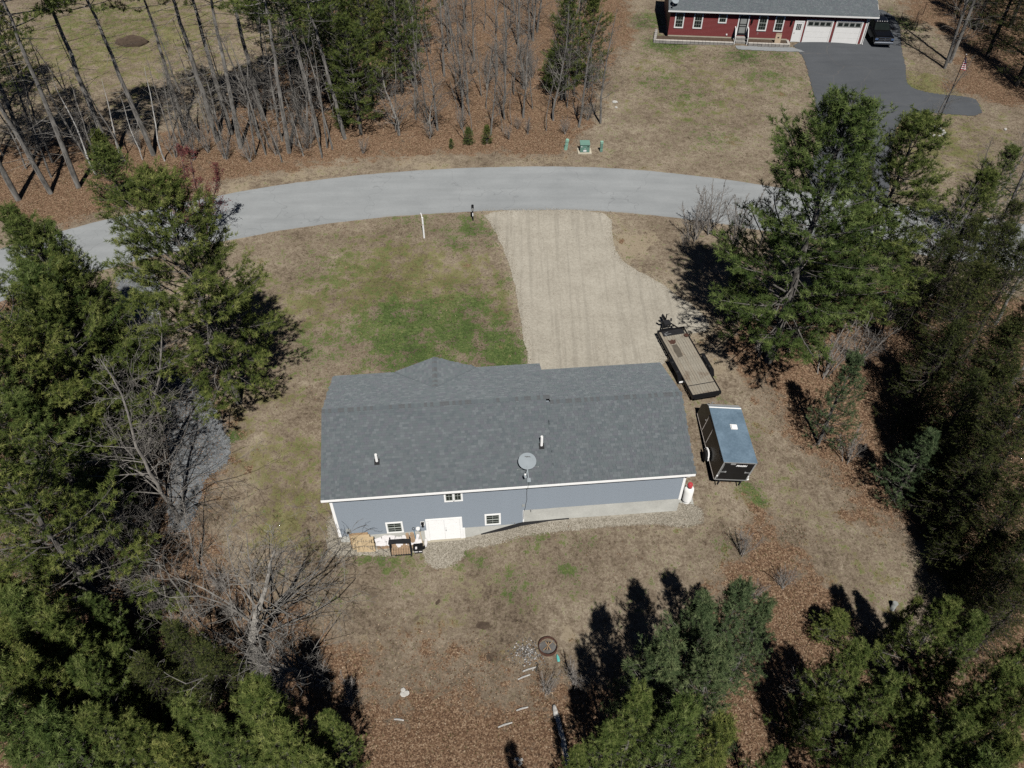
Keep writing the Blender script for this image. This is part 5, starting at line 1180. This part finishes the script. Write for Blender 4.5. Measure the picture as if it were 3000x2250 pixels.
# ------------------------------------------------------------------ trees
def seg_mesh(name, segs, nside):
    "segs: (p0, p1, r0, r1) -> one mesh of tapered tubes"
    A = np.array([s[0] for s in segs]); B = np.array([s[1] for s in segs]); ra = np.array([s[2] for s in segs]); rb = np.array([s[3] for s in segs])
    d = B - A; d /= np.linalg.norm(d, axis=1)[:, None] + 1e-9
    ref = np.where(np.abs(d[:, 2:3]) < .9, np.array([[0, 0, 1.]]), np.array([[1., 0, 0]]))
    u = np.cross(ref, d); u /= np.linalg.norm(u, axis=1)[:, None] + 1e-9; v = np.cross(d, u)
    t = np.arange(nside) * 2 * np.pi / nside
    ring = u[:, None, :] * np.cos(t)[None, :, None] + v[:, None, :] * np.sin(t)[None, :, None]
    V = np.concatenate([A[:, None, :] + ring * ra[:, None, None], B[:, None, :] + ring * rb[:, None, None]], 1)
    n = len(segs); base = np.arange(n)[:, None] * 2 * nside; k = np.arange(nside)[None, :]; k2 = (k + 1) % nside
    F = np.stack([base + k, base + k2, base + k2 + nside, base + k + nside], -1).reshape(-1, 4)
    return np_mesh(name, V.reshape(-1, 3), F, smooth=True)

def join_mesh(a, b):
    import bmesh
    bm = bmesh.new(); bm.from_mesh(a); bm.from_mesh(b); bm.to_mesh(a); bm.free(); bpy.data.meshes.remove(b); return a

def rotd(d, ang, az):
    d = norm(d); a = np.array([0, 0, 1.]) if abs(d[2]) < .9 else np.array([1., 0, 0])
    u = norm(np.cross(a, d)); v = np.cross(d, u)
    return norm(d * math.cos(ang) + (u * math.cos(az) + v * math.sin(az)) * math.sin(ang))

def bare_tree(seed, h, r0, first, spread, up, maxd, nbr, blen, kink=.06, lean=0., forks=1):
    rg = np.random.default_rng(seed); trunk = []; br = []; tips = []
    def grow(p, d, L, r, dep, n):
        for i in range(n):
            d = norm(d + rg.normal(0, .19, 3) + np.array([0, 0, up * (.5 if dep == 1 else .3)])); q = p + d * L / n; r2 = max(r * .76, .006)
            br.append((p, q, r, r2)); p, r = q, r2
            if dep < maxd:
                for _ in range(1 if rg.random() < .75 else 2):
                    grow(p, rotd(d, rg.uniform(.45, .95), rg.uniform(0, 6.28)), L * rg.uniform(.35, .62) * (1 - .35 * i / n), r * .62, dep + 1, max(2, n - 1))
        tips.append(p)
    for f in range(forks):
        p = np.array([0, 0, 0.]) + (rg.normal(0, .12, 3) * np.array([1, 1, 0]) if forks > 1 else 0); d = norm([lean + (rg.normal(0, .16) if forks > 1 else 0), (rg.normal(0, .16) if forks > 1 else 0), 1.]); n = 12; r = r0 * (.75 if f else 1); hf = h * (1 if f == 0 else rg.uniform(.7, .95))
        for i in range(n):
            d = norm(d + rg.normal(0, kink, 3) * np.array([1, 1, .2]) + np.array([0, 0, .05])); q = p + d * hf / n; r2 = r0 * (1 - (i + 1) / n) ** .8 * .95 + .012
            trunk.append((p, q, r, r2)); 
            t = (i + 1) / n
            if t > first:
                for _ in range(nbr):
                    L = h * blen * (1.05 - t) ** .7 * rg.uniform(.5, 1.2)
                    grow(q - d * rg.uniform(0, hf / n), rotd(d, spread * rg.uniform(.7, 1.25), rg.uniform(0, 6.28)), L, max(r2 * .42, .013), 1, 4)
            p, r = q, r2
    return seg_mesh('trunk', trunk, 7), seg_mesh('crown', br, 3), np.array(tips), (trunk, br)

def pine_tree(seed, h, Rm, c0, whorl, nn, nlen, nwid, slen, droop=0., el0=0., el1=.8, dens=1., trunk_r=None, irregular=.3, power=.75, sub=1., puff=.40, pack=.55):
    rg = np.random.default_rng(seed); trunk = []; br = []; SP = []; SA = []; ST = []
    p = np.zeros(3); n = 14; r = r0 = trunk_r or (.011 * h + .05); pts = [p]
    for i in range(n):
        q = np.array([rg.normal(0, .05) * h / 15 * (i + 1) / n * 2, rg.normal(0, .05) * h / 15 * (i + 1) / n * 2, h * .97 * (i + 1) / n]); r2 = r0 * (1 - (i + 1) / n) ** .85 + .012
        trunk.append((p, q, r, r2)); p, r = q, r2; pts.append(q)
    pts = np.array(pts)
    def tp(z): return np.array([np.interp(z, pts[:, 2], pts[:, 0]), np.interp(z, pts[:, 2], pts[:, 1]), z])
    for _ in range(int(26 * c0 * h / 6)):      # dead stubs on the bare bole
        z = rg.uniform(.12, max(.15, c0)) * h; az = rg.uniform(0, 6.28); L = rg.uniform(.3, 2.2)
        a = tp(z); d = np.array([math.cos(az), math.sin(az), rg.uniform(-.25, .15)]); br.append((a, a + d * L, .022, .008))
    z = c0 * h; lop = rg.uniform(0, 6.28)
    while z < h * .985:
        t = (z - c0 * h) / (h - c0 * h)
        rad = Rm * ((1 - t) ** power) * (.62 + .38 * min(1, t / .22)) + .25
        nb = rg.integers(4, 7); az0 = rg.uniform(0, 6.28); wl = rg.uniform(1 - irregular, 1 + irregular * .5)
        for b in range(nb):
            az = az0 + 6.283 * b / nb + rg.normal(0, .25)
            L = rad * wl * rg.uniform(.65, 1.15) * (1 + .18 * math.cos(az - lop))
            if rg.random() < .10: L *= .45
            el = el0 + (el1 - el0) * t ** 1.2 + rg.normal(0, .10); m_ = max(3, int(L / .42)); p = tp(z); r = .012 + .012 * L; st = L / m_
            azw = az
            for j in range(m_):
                s = (j + 1) / m_; azw += rg.normal(0, .07); e = el + .35 * s * s - droop * s
                d = np.array([math.cos(azw) * math.cos(e), math.sin(azw) * math.cos(e), math.sin(e)]); q = p + d * st; r2 = max(r * (1 - .7 / m_), .007)
                br.append((p, q, r, r2)); p, r = q, r2
                if s < puff and L > 1.2: continue
                for sd in (-1, 1):
                    if rg.random() > dens: continue
                    a2 = azw + sd * rg.uniform(.4, 1.0); l2 = sub * (.30 + .34 * min(L, 3.2) * (1 - .72 * s)) * rg.uniform(.7, 1.2)
                    d2 = np.array([math.cos(a2), math.sin(a2), math.sin(e) * .5 + rg.uniform(.0, .35) - droop * .5]); d2 = norm(d2)
                    br.append((p, p + d2 * l2, .008, .005))
                    ns = max(3, int(l2 / (pack * slen))); tb = rg.normal(0, .12)
                    for k in range(ns):
                        f = .3 + .7 * (k + .6) / ns
                        SP.append(p + d2 * l2 * f + rg.normal(0, .075, 3)); SA.append(norm(d2 + rg.normal(0, .4, 3) + np.array([0, 0, .5 - droop]))); ST.append(f * .5 + s * .25 + tb + rg.normal(0, .10))  # tone rises toward shoot tips: sunlit highlights put into the needle colour
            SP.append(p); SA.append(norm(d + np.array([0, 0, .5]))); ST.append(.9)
        z += whorl * rg.uniform(.7, 1.3) * (1 - .4 * t)
    top = tp(h * .97)
    for k in range(6): SP.append(top + rg.normal(0, .06, 3)); SA.append(norm(np.array([rg.normal(0, .35), rg.normal(0, .35), 1]))); ST.append(.9)
    SP = np.array(SP); SA = np.array(SA); ST = np.clip(np.array(ST), 0, 1); m = len(SP)
    ref = np.where(np.abs(SA[:, 2:3]) < .9, np.array([[0, 0, 1.]]), np.array([[1., 0, 0]]))
    u = np.cross(ref, SA); u /= np.linalg.norm(u, axis=1)[:, None]; v = np.cross(SA, u)
    az = rg.uniform(0, 6.283, (m, nn)); f = rg.random((m, nn))
    rad = u[:, None] * np.cos(az)[..., None] + v[:, None] * np.sin(az)[..., None]
    o = SP[:, None] + SA[:, None] * (f * slen)[..., None]
    dr = SA[:, None] * rg.uniform(.35, .95, (m, nn, 1)) + rad * .8; dr /= np.linalg.norm(dr, axis=2)[..., None]
    wv = np.cross(dr, rad + rg.normal(0, .6, rad.shape)); wv /= np.linalg.norm(wv, axis=2)[..., None] + 1e-6
    ln = nlen * rg.uniform(.7, 1.25, (m, nn, 1))
    V = np.stack([o - wv * nwid / 2, o + wv * nwid / 2, o + dr * ln], 2).reshape(-1, 3)
    tone = np.clip(np.repeat(ST, nn) + rg.normal(0, .10, m * nn), 0, 1)
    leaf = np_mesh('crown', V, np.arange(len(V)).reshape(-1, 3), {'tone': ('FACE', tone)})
    return join_mesh(seg_mesh('trunk', trunk, 8), seg_mesh('limbs', br, 3)), None, leaf, m

VAR = {}
def make_var(kind, i):
    """trunk, extra limb mesh, crown of one variant; heights are normalised when placed"""
    if kind == 'pine':   a = pine_tree(100 + i, 15, 4.2, .14, .86, 21, .20, .030, .28, el0=-.02, el1=.9, irregular=.42, dens=.92, sub=1.1); return (15, a[0], a[1], a[2], 'bark_pine', 'bark_pine', 'pine')
    if kind == 'bigpine': a = pine_tree(150 + i, 17, 5.0, .12, .78, 21, .22, .031, .30, el0=-.06, el1=.85, irregular=.38, dens=1., sub=1.25, puff=.32, power=.7); return (17, a[0], a[1], a[2], 'bark_pine', 'bark_pine', 'pine')
    if kind == 'blue':   a = pine_tree(200 + i, 11, 3.0, .06, .58, 20, .18, .028, .26, el0=.05, el1=.9, irregular=.35, dens=.72, power=1.0); return (11, a[0], a[1], a[2], 'bark_pine', 'bark_pine', 'pine_blue')
    if kind == 'spire': a = pine_tree(250 + i, 12, 2.6, .05, .62, 20, .21, .030, .28, el0=.10, el1=1.0, irregular=.5, dens=.66, power=.95, sub=1.2); return (12, a[0], a[1], a[2], 'bark_pine', 'bark_pine', 'pine')
    if kind == 'young':  a = pine_tree(300 + i, 5, 1.6, .03, .34, 14, .15, .028, .22, el0=.1, el1=.9, irregular=.25); return (5, a[0], a[1], a[2], 'bark_pine', 'bark_pine', 'pine')
    if kind == 'hem':    a = pine_tree(400 + i, 15, 3.2, .08, .42, 12, .12, .034, .30, droop=.42, el0=.12, el1=.75, irregular=.25, power=.9, dens=.62, sub=.9, puff=.3, pack=.5); return (15, a[0], a[1], a[2], 'bark_dark', 'bark_dark', 'hemlock')
    if kind == 'tall':   a = pine_tree(500 + i, 20, 4.0, .60, .80, 14, .22, .044, .32, el0=-.02, el1=.8, trunk_r=.20, dens=.9, irregular=.4); return (20, a[0], a[1], a[2], 'bark_grey', 'bark_pale', 'pine')
    if kind == 'bare':   a = bare_tree(600 + i, 12, .12, .24, .85, .10, 3, 3, .27); return (12, a[0], None, a[1], 'bark_grey', None, 'bark_silver')
    if kind == 'thicket': a = bare_tree(650 + i, 10, .085, .14, .9, .08, 3, 3, .42, .13); return (10, a[0], None, a[1], 'bark_silver', None, 'bark_silver')
    if kind == 'pole':   a = bare_tree(700 + i, 10, .075, .40, .8, .12, 2, 2, .18); return (10, a[0], None, a[1], 'bark_grey', None, 'twig')
    if kind == 'birch':  a = bare_tree(800 + i, 9, .075, .45, .7, .15, 2, 1, .18); return (9, a[0], None, a[1], 'birch', None, 'bark_pale')
    if kind == 'spread': a = bare_tree(900 + i, 9, .17, .12, .85, .10, 4, 3, .50, .10); return (9, a[0], None, a[1], 'bark_pale', None, 'bark_grey')
    if kind == 'shrub':  a = bare_tree(950 + i, 4, .03, .2, .6, .22, 2, 2, .30, .10, 0, 6); return (4, a[0], None, a[1], 'twig', None, 'twig')
    if kind == 'maple':
        a = bare_tree(970 + i, 7, .06, .2, .6, .25, 3, 2, .28, .10, 0, 4); tips = a[2]
        rg = np.random.default_rng(i); P_ = np.repeat(tips, 3, 0) + rg.normal(0, .08, (len(tips) * 3, 3)); n = len(P_); u = rg.normal(0, .035, (n, 3)); v = rg.normal(0, .035, (n, 3))
        return (7, join_mesh(a[0], a[1]), None, np_mesh('crown', np.stack([P_ - u, P_ + u, P_ + v], 1).reshape(-1, 3), np.arange(3 * n).reshape(-1, 3), {'tone': ('FACE', rg.random(n))}), 'twig_red', 'twig_red', 'bud')
NVAR = dict(pine=5, spire=4, bigpine=3, blue=2, young=2, hem=3, tall=3, bare=5, thicket=3, pole=4, birch=2, spread=2, shrub=3, maple=1)
for kd, n_ in NVAR.items():
    for i in range(n_):
        v = make_var(kd, i); h0, tr, lb, cr, m1, m2, m3 = v
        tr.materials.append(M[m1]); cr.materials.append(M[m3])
        if lb: lb.materials.append(M[m2])
        VAR[(kd, i)] = (h0, tr, lb, cr)
NAMES = dict(pine='pine_tree', spire='pine_tree', bigpine='pine_tree', blue='pine_tree', young='young_pine', hem='hemlock_tree', tall='tall_pine_tree', bare='bare_tree', thicket='bare_tree', pole='bare_sapling', birch='birch_tree', spread='spreading_bare_tree', shrub='bare_shrub', maple='budding_maple')
CATS = dict(pine='tree', spire='tree', bigpine='tree', blue='tree', young='tree', hem='tree', tall='tree', bare='tree', thicket='tree', pole='tree', birch='tree', spread='tree', shrub='shrub', maple='tree')
trg = random.Random(77)
cnt = {}
def plant(kind, x, y, h, label, group, wide=1., rz=None, tilt=None, var=None):
    i = cnt.get(kind, 0); cnt[kind] = i + 1
    h0, tr, lb, cr = VAR[(kind, (i if var is None else var) % NVAR[kind])]
    s = h / h0; z = gz(x, y) - .05
    t = thing(NAMES[kind], label, CATS[kind], (x, y, z), group=group, scale=(s * wide, s * wide, s), rot=(tilt[0] if tilt else 0, tilt[1] if tilt else 0, trg.uniform(0, 6.28) if rz is None else rz))
    ob('trunk', tr, None, t)
    if lb: ob('limbs', lb, None, t)
    ob('crown', cr, None, t)
    return t

def grove(kind, L, what, where, group, key=lambda q: math.atan2(q[0], q[1])):
    """a group of alike trees: each is told apart by its place counted from the left"""
    L = sorted(L, key=key)
    for k, q in enumerate(L):
        plant(kind, q[0], q[1], q[2], '%s %s from the left %s' % (ORD[k], what, where), group, *(q[3:] if len(q) > 3 else ()))

WOOD = LEAF[0]
def lean(L): return [(*q[:3], 1., None, (trg.uniform(-.09, .09), trg.uniform(-.09, .09))) for q in L]
def more(n, h0, h1, xr, yr, seed):
    g = np.random.default_rng(seed); o = []
    while len(o) < n:
        x, y = g.uniform(*xr), g.uniform(*yr)
        if sdf(WOOD, np.array([x]), np.array([y]))[0] < -.6: o.append((x, y, g.uniform(h0, h1)))
    return o

# single trees that stand out
plant('bigpine', -17.19, 33.41, 16.4, 'broad pine at the left edge of the lawn, nearest the road bend', 'pines beside the clearing', 1.02, var=0, rz=.6)
plant('bigpine', 17.03, 37.24, 18.0, 'biggest pine, spreading over the road right of the gravel driveway', 'pines beside the clearing', 1.2, var=1, rz=2.1)
plant('bigpine', 23.06, 41.45, 15, 'second big pine right of the driveway, just behind the biggest one', 'pines beside the clearing', 1.15, var=2, rz=4.)
plant('pine', 21.73, 41.42, 9.0, 'lower pine leaning out below the two big pines at the road', 'pines beside the clearing', 1.3, var=3)
plant('pine', 30.34, 44.01, 10., 'olive pine below the red house lawn, right of the two big pines', 'pines beside the clearing', 1.25, var=4)
plant('pine', 35.83, 50.88, 8., 'smaller olive pine at the road edge, far right of the big pines', 'pines beside the clearing', 1.2, var=2)
plant('pine', 1.3, 5.6, 12., 'pine out of sight at the bottom edge, throwing a pointed shadow', 'pines at the lower right', .5, var=3)
plant('pine', 15.21, 41.36, 4.5, 'low dark pine in the shade beside the gravel driveway', 'pines beside the clearing', 1.2, var=4)
plant('young', -32.34, 56.14, 5.0, 'young bright pine between the road bend and the left woods', 'young pines', 1.2)
plant('blue', 18.94, 31.04, 7.5, 'narrow blue-green pine standing alone before the dark hemlocks', 'blue-green pines', .95)
plant('blue', 22.29, 26.95, 6.0, 'blue-green pine low at the foot of the dark hemlocks', 'blue-green pines', 1.1)
plant('young', 16.30, 18.85, 2.2, 'bushy knee-high pine on leaves between the lower right pines', 'young pines', 1.5)
plant('spread', -12.39, 16.98, 9.5, 'pale grey spreading bare tree with fanned branches at lower left', 'spreading bare trees', 1.4, var=0)
plant('spread', -10.39, 16.44, 6.5, 'lower spreading bare tree right of the pale fanned tree', 'spreading bare trees', 1.2, var=1)
plant('spread', -10.56, 67.50, 6.2, 'grey low-branched bare tree at the roadside wood edge', 'spreading bare trees', 1.25, var=1, rz=1.)
plant('thicket', -18.99, 25.33, 13.5, 'tall bare tree whose shadow crosses the grey gravel path', 'bare trees left of the house', 1., var=1)
plant('thicket', -20.63, 26.30, 12., 'bare grey tree left of the tree shading the gravel path', 'bare trees left of the house', 1., var=0)
plant('maple', -24.07, 50.88, 8., 'red-budded maple behind the broad pine at the road', 'red-budded maples', 1.1)
plant('maple', -17.27, 11.84, 8., 'red-budded maple among the pines at the lower left corner', 'red-budded maples', 1.2, rz=1.)
plant('bare', 34.49, 46.74, 13., 'dark-stemmed bare tree right of the two big pines', 'bare trees on the right', 1.)
plant('bare', 28.52, 32.09, 12., 'leaning grey bare tree standing among the dark hemlocks', 'bare trees on the right', 1., 0., (R(-8), R(16)))
plant('pole', 19.24, 49.96, 7.5, 'thin dark bare tree left of the biggest pine at the road', 'bare trees on the right', 1.1)
plant('spread', 13.87, 15.19, 5.0, 'pale dead tree standing between the lower right pines', 'spreading bare trees', .9, var=0, rz=2.)
plant('bare', 45.09, 80.30, 16., 'twin-stemmed tall bare tree right of the paved driveway', 'bare trees on the right', 1.)
plant('tall', 46.10, 81.52, 19., 'tall pale-trunked pine right of the red house driveway', 'tall pines right of the red house', 1.)

LP = [(-28.78, 38.31, 11), (-25.79, 34.87, 12), (-27.00, 38.08, 10), (-23.28, 24.47, 14), (-25.85, 34.68, 13), (-23.18, 32.25, 12), (-21.96, 28.48, 13), (-22.84, 26.37, 13), (-21.92, 23.73, 12), (-23.37, 20.98, 9), (-23.37, 30.18, 13), (-23.16, 27.03, 15), (-20.00, 18.89, 15), (-22.38, 20.07, 6)]
grove('pine', LP, 'pine', 'in the left woods between road and gravel path', 'pines of the left woods')
LB = [(-21.43, 16.77, 10), (-20.32, 14.89, 9), (-19.07, 14.99, 11), (-18.07, 14.75, 10), (-18.07, 16.60, 8), (-17.83, 12.47, 11), (-16.33, 12.95, 10), (-16.30, 14.22, 8), (-16.39, 10.55, 11), (-15.25, 11.10, 10), (-17.45, 10.45, 12), (-12.31, 11.67, 9), (-9.21, 11.65, 11), (-10.68, 10.60, 10), (-8.42, 10.42, 10), (-7.33, 12.13, 7), (-12.49, 10.33, 9), (-18.68, 12.51, 12), (-14.78, 11.54, 8), (-7.44, 10.17, 8)]
LB = [(*q, trg.uniform(.75, 1.0)) for q in LB]
grove('spire', LB, 'pine', 'in the dense stand at the lower left', 'pines at the lower left')
RB = [(19.46, 12.97, 7), (18.86, 14.74, 6), (16.33, 12.59, 7), (13.39, 13.82, 5), (17.29, 9.86, 9), (18.41, 16.19, 8.5), (19.61, 15.74, 8), (19.07, 18.28, 5), (13.74, 13.98, 9), (15.05, 13.10, 8), (19.31, 13.03, 9), (6.05, 11.02, 11), (4.70, 11.73, 10), (7.67, 10.79, 10), (3.88, 11.69, 7), (13.32, 10.48, 9), (16.78, 11.13, 9), (17.70, 10.14, 10), (2.72, 11.52, 5), (21.01, 14.35, 9), (19.82, 12.16, 9), (15.57, 10.50, 8), (10.75, 11.23, 6)]
RB = [(*q, trg.uniform(.72, .95)) for q in RB]
grove('spire', RB, 'pine', 'in the stand at the lower right', 'pines at the lower right')
BB = [(7.60, 15.40, 10), (9.49, 16.42, 9.5), (5.78, 13.27, 11), (10.81, 16.52, 8), (7.72, 13.05, 11)]
BB = [(*q, .8) for q in BB]
grove('blue', BB, 'blue-green pine', 'of the cluster below the back yard', 'blue-green pines')
HM = [(28.49, 35.57, 11), (25.45, 25.37, 9), (24.31, 20.56, 7), (28.81, 40.81, 9), (27.07, 40.17, 8), (30.95, 41.16, 10), (23.07, 17.64, 8), (23.78, 19.80, 9), (25.84, 34.36, 11), (28.21, 37.10, 11), (24.55, 32.15, 9), (25.77, 30.04, 11), (24.29, 28.53, 9), (24.57, 31.32, 6), (25.39, 26.93, 8), (24.01, 27.18, 7), (23.66, 23.55, 7), (23.99, 21.96, 8), (23.77, 21.14, 6), (23.42, 18.93, 7), (24.59, 25.50, 12), (26.25, 30.15, 13), (24.33, 22.02, 10), (23.73, 23.88, 5), (23.77, 26.97, 5), (22.98, 22.43, 4.5), (26.23, 29.17, 9), (23.79, 24.99, 8)]
grove('hem', HM, 'dark hemlock', 'in the right woods beside the yard', 'hemlocks of the right woods')
HS = [(-14.28, 15.55, 8), (-12.66, 14.48, 8), (-15.05, 14.06, 8)]
grove('hem', HS, 'small dark hemlock', 'between the lower left pines and the spreading tree', 'small hemlocks')
TL = [(-43.05, 63.26, 18), (-30.87, 68.60, 16), (-23.92, 70.65, 17), (-15.58, 67.11, 15), (-35.63, 62.79, 19), (-37.08, 58.61, 18), (-41.24, 56.49, 19), (-38.97, 57.52, 17), (-32.43, 64.08, 18), (-27.30, 66.58, 19), (-26.34, 67.87, 18), (-24.80, 65.19, 16), (-18.00, 67.42, 17), (-44.88, 59.11, 19), (-20.22, 64.44, 16)]
TL = [(q[0], q[1], q[2] * trg.uniform(1.05, 1.3), 1., None, (trg.uniform(-.07, .07), trg.uniform(-.07, .07))) for q in TL]
grove('tall', TL, 'tall bare-boled pine', 'in the woods behind the road', 'tall pines behind the road', lambda q: q[0] / (q[1] + 30))
TP = [(-21.04, 88.37, 12), (-17.75, 90.81, 12), (-14.46, 92.09, 12), (-10.09, 84.87, 11), (-29.01, 91.36, 12), (-18.05, 76.05, 12), (-49.85, 73.15, 11), (-49.20, 76.50, 10), (-24.54, 85.02, 12), (-14.17, 67.88, 11), (-11.04, 76.07, 12), (-20.68, 83.33, 14), (7.68, 76.47, 9), (-15.69, 83.22, 14), (-16.02, 72.36, 13), (-13.78, 73.64, 12), (-18.01, 78.93, 13), (5.23, 74.11, 10), (6.56, 77.52, 12), (-12.77, 83.96, 13), (-22.21, 78.20, 14)]
grove('pine', TP, 'leafy pine', 'in the woods across the road', 'leafy pines across the road', lambda q: q[0] / (q[1] + 30))
YS = [(-4.01, 65.96, 1.6), (-2.31, 66.06, 1.7), (-5.56, 65.33, .9), (-16.20, 74.54, 4), (-16.01, 69.15, 3), (4.15, 75.96, 4), (-35.45, 61.74, 3.5)]
grove('young', YS, 'young pine', 'along the wood edge across the road', 'young pines across the road', lambda q: q[0] / (q[1] + 30))
HT = [(50.34, 82.58, 14), (51.09, 76.80, 15), (52.30, 90.19, 13), (56.46, 90.76, 14), (54.79, 83.17, 15), (52.29, 73.68, 14), (52.60, 95.77, 12), (57.75, 97.48, 13)]
grove('hem', HT, 'dark hemlock', 'in the woods right of the red house', 'hemlocks right of the red house', lambda q: q[0] / (q[1] + 30))
BW = [(-29.02, 66.59, 11), (-30.28, 65.75, 9), (-23.45, 66.78, 12), (-21.22, 66.36, 10), (-19.06, 67.34, 11), (-7.02, 68.38, 11), (-4.39, 73.49, 10), (-1.99, 67.51, 9), (1.07, 70.67, 10), (3.94, 70.12, 11), (6.32, 69.02, 11), (8.44, 69.77, 11), (-0.77, 79.81, 12), (-6.98, 78.89, 12), (2.81, 89.35, 12), (-3.99, 82.66, 11), (-10.07, 81.57, 11), (0.71, 85.70, 12), (-5.59, 91.12, 12), (-11.48, 91.76, 12), (6.83, 86.92, 12), (-43.93, 64.39, 11), (-39.14, 67.16, 10)]
BW += more(28, 8, 12, (-24, 16), (68, 96), 3)
BW += more(12, 8, 12, (-48, -16), (60, 78), 7)
BW = lean(BW)
grove('bare', BW, 'bare tree', 'in the leaf-strewn woods across the road', 'bare trees across the road', lambda q: q[0] / (q[1] + 30))
PW = [(-7.95, 69.14, 9), (-4.71, 70.25, 6), (-2.54, 72.72, 7), (0.19, 75.29, 8), (1.99, 72.47, 7), (3.22, 68.19, 6), (-0.04, 69.36, 5), (-3.73, 67.79, 5), (-19.82, 65.67, 8), (-22.23, 65.11, 6), (6.20, 75.02, 8), (-0.91, 68.05, 4.5), (-5.71, 77.44, 8), (-1.63, 90.91, 9), (1.85, 95.48, 9), (4.62, 82.63, 9), (-18.18, 71.21, 8), (-23.76, 64.35, 6), (-28.98, 69.63, 7), (-20.25, 70.31, 8), (-13.50, 77.11, 7), (7.67, 72.81, 6)]
PW += more(32, 5, 9, (-34, 14), (65, 92), 4)
PW += more(26, 6, 11, (-50, -16), (60, 80), 6)
PW = lean(PW)
grove('pole', PW, 'slim bare sapling', 'in the woods across the road', 'saplings across the road', lambda q: q[0] / (q[1] + 30))
SPW = more(9, 3.5, 5.5, (-40, 8), (64, 84), 21)
grove('spread', SPW, 'low spreading bare tree', 'in the brush across the road', 'low spreading trees across the road', lambda q: q[0] / (q[1] + 30))
WB = [(-36.44, 60.75, 9.0), (-34.79, 62.90, 7.5), (-33.16, 63.26, 6), (-31.11, 63.07, 8.5), (-16.80, 75.53, 6)]
grove('birch', WB, 'white-stemmed birch', 'in the woods behind the road bend', 'birches behind the road', lambda q: q[0] / (q[1] + 30))
LL = [(-20.89, 23.49, 9), (-21.77, 22.04, 9), (-19.22, 21.81, 8), (-23.68, 24.27, 10), (-22.28, 27.65, 10), (-28.52, 31.14, 11), (-22.13, 25.13, 9), (-19.49, 23.84, 7), (-17.33, 20.77, 6)]
LL += [(-21.01, 25.73, 10), (-23.53, 25.94, 9), (-19.91, 27.16, 9), (-22.15, 30.12, 9), (-23.86, 30.17, 9), (-17.07, 22.44, 6), (-19.44, 19.72, 7), (-23.79, 21.77, 8), (-16.94, 18.32, 6), (-15.03, 18.13, 6)]
grove('thicket', LL, 'bare grey tree', 'in the thicket left of the gravel path', 'bare thicket left of the house')
LS = [(-19.90, 21.24, 3.5), (-17.84, 19.99, 3), (-16.12, 19.78, 3), (-21.79, 23.18, 4), (-15.47, 21.08, 3), (-20.02, 24.38, 3), (-9.36, 16.53, 3), (-7.81, 15.37, 2.5), (-14.16, 19.58, 3)]
grove('shrub', LS, 'leafless shrub', 'in the undergrowth at the lower left', 'leafless shrubs lower left')
RS = [(33.50, 53.43, 3.5), (34.26, 49.66, 4), (36.67, 50.26, 4), (30.24, 48.47, 4), (36.19, 45.09, 4), (14.35, 50.88, 4.5), (15.61, 51.82, 5), (17.21, 49.68, 5.5), (20.41, 35.91, 5), (22.80, 36.89, 4.5), (25.25, 39.88, 4), (16.51, 37.67, 3), (15.60, 40.87, 3), (18.48, 38.13, 3), (13.38, 49.34, 2.5), (20.38, 29.67, 3), (27.20, 40.87, 5)]
grove('shrub', RS, 'leafless shrub', 'right of the gravel driveway', 'leafless shrubs right of the driveway')
NS = [*more(26, 1.4, 3.2, (-46, 14), (62, 84), 12), (-27.63, 64.56, 3.5), (-25.62, 63.32, 3), (-23.42, 62.83, 3), (-21.16, 63.98, 3), (-28.57, 63.41, 4), (-18.72, 65.38, 2.5), (1.47, 67.54, 2), (4.95, 67.76, 2), (-30.33, 63.75, 3), (-7.58, 66.92, 2), (-0.26, 66.76, 1.8), (7.28, 70.26, 2.5)]
grove('shrub', NS, 'leafless shrub', 'along the wood edge across the road', 'leafless shrubs across the road', lambda q: q[0] / (q[1] + 30))
DS = [(3.07, 16.29, 2.5), (1.69, 15.85, 2.), (14.53, 21.41, 2.2), (12.81, 20.88, 2.), (12.55, 23.14, 2.5)]
grove('shrub', DS, 'leafless shrub', 'at the lower edge of the back yard', 'leafless shrubs of the back yard')
RT = [(35.75, 53.43, 8), (36.97, 48.47, 9), (34.47, 45.07, 9), (32.72, 48.47, 8), (38.39, 48.47, 10), (42.52, 57.61, 11), (33.75, 41.00, 12), (32.14, 33.06, 12), (38.49, 66.93, 8), (28.67, 44.02, 10), (39.32, 54.76, 9)]
grove('bare', RT, 'thin bare tree', 'in the right woods below the red house lawn', 'thin bare trees of the right woods')
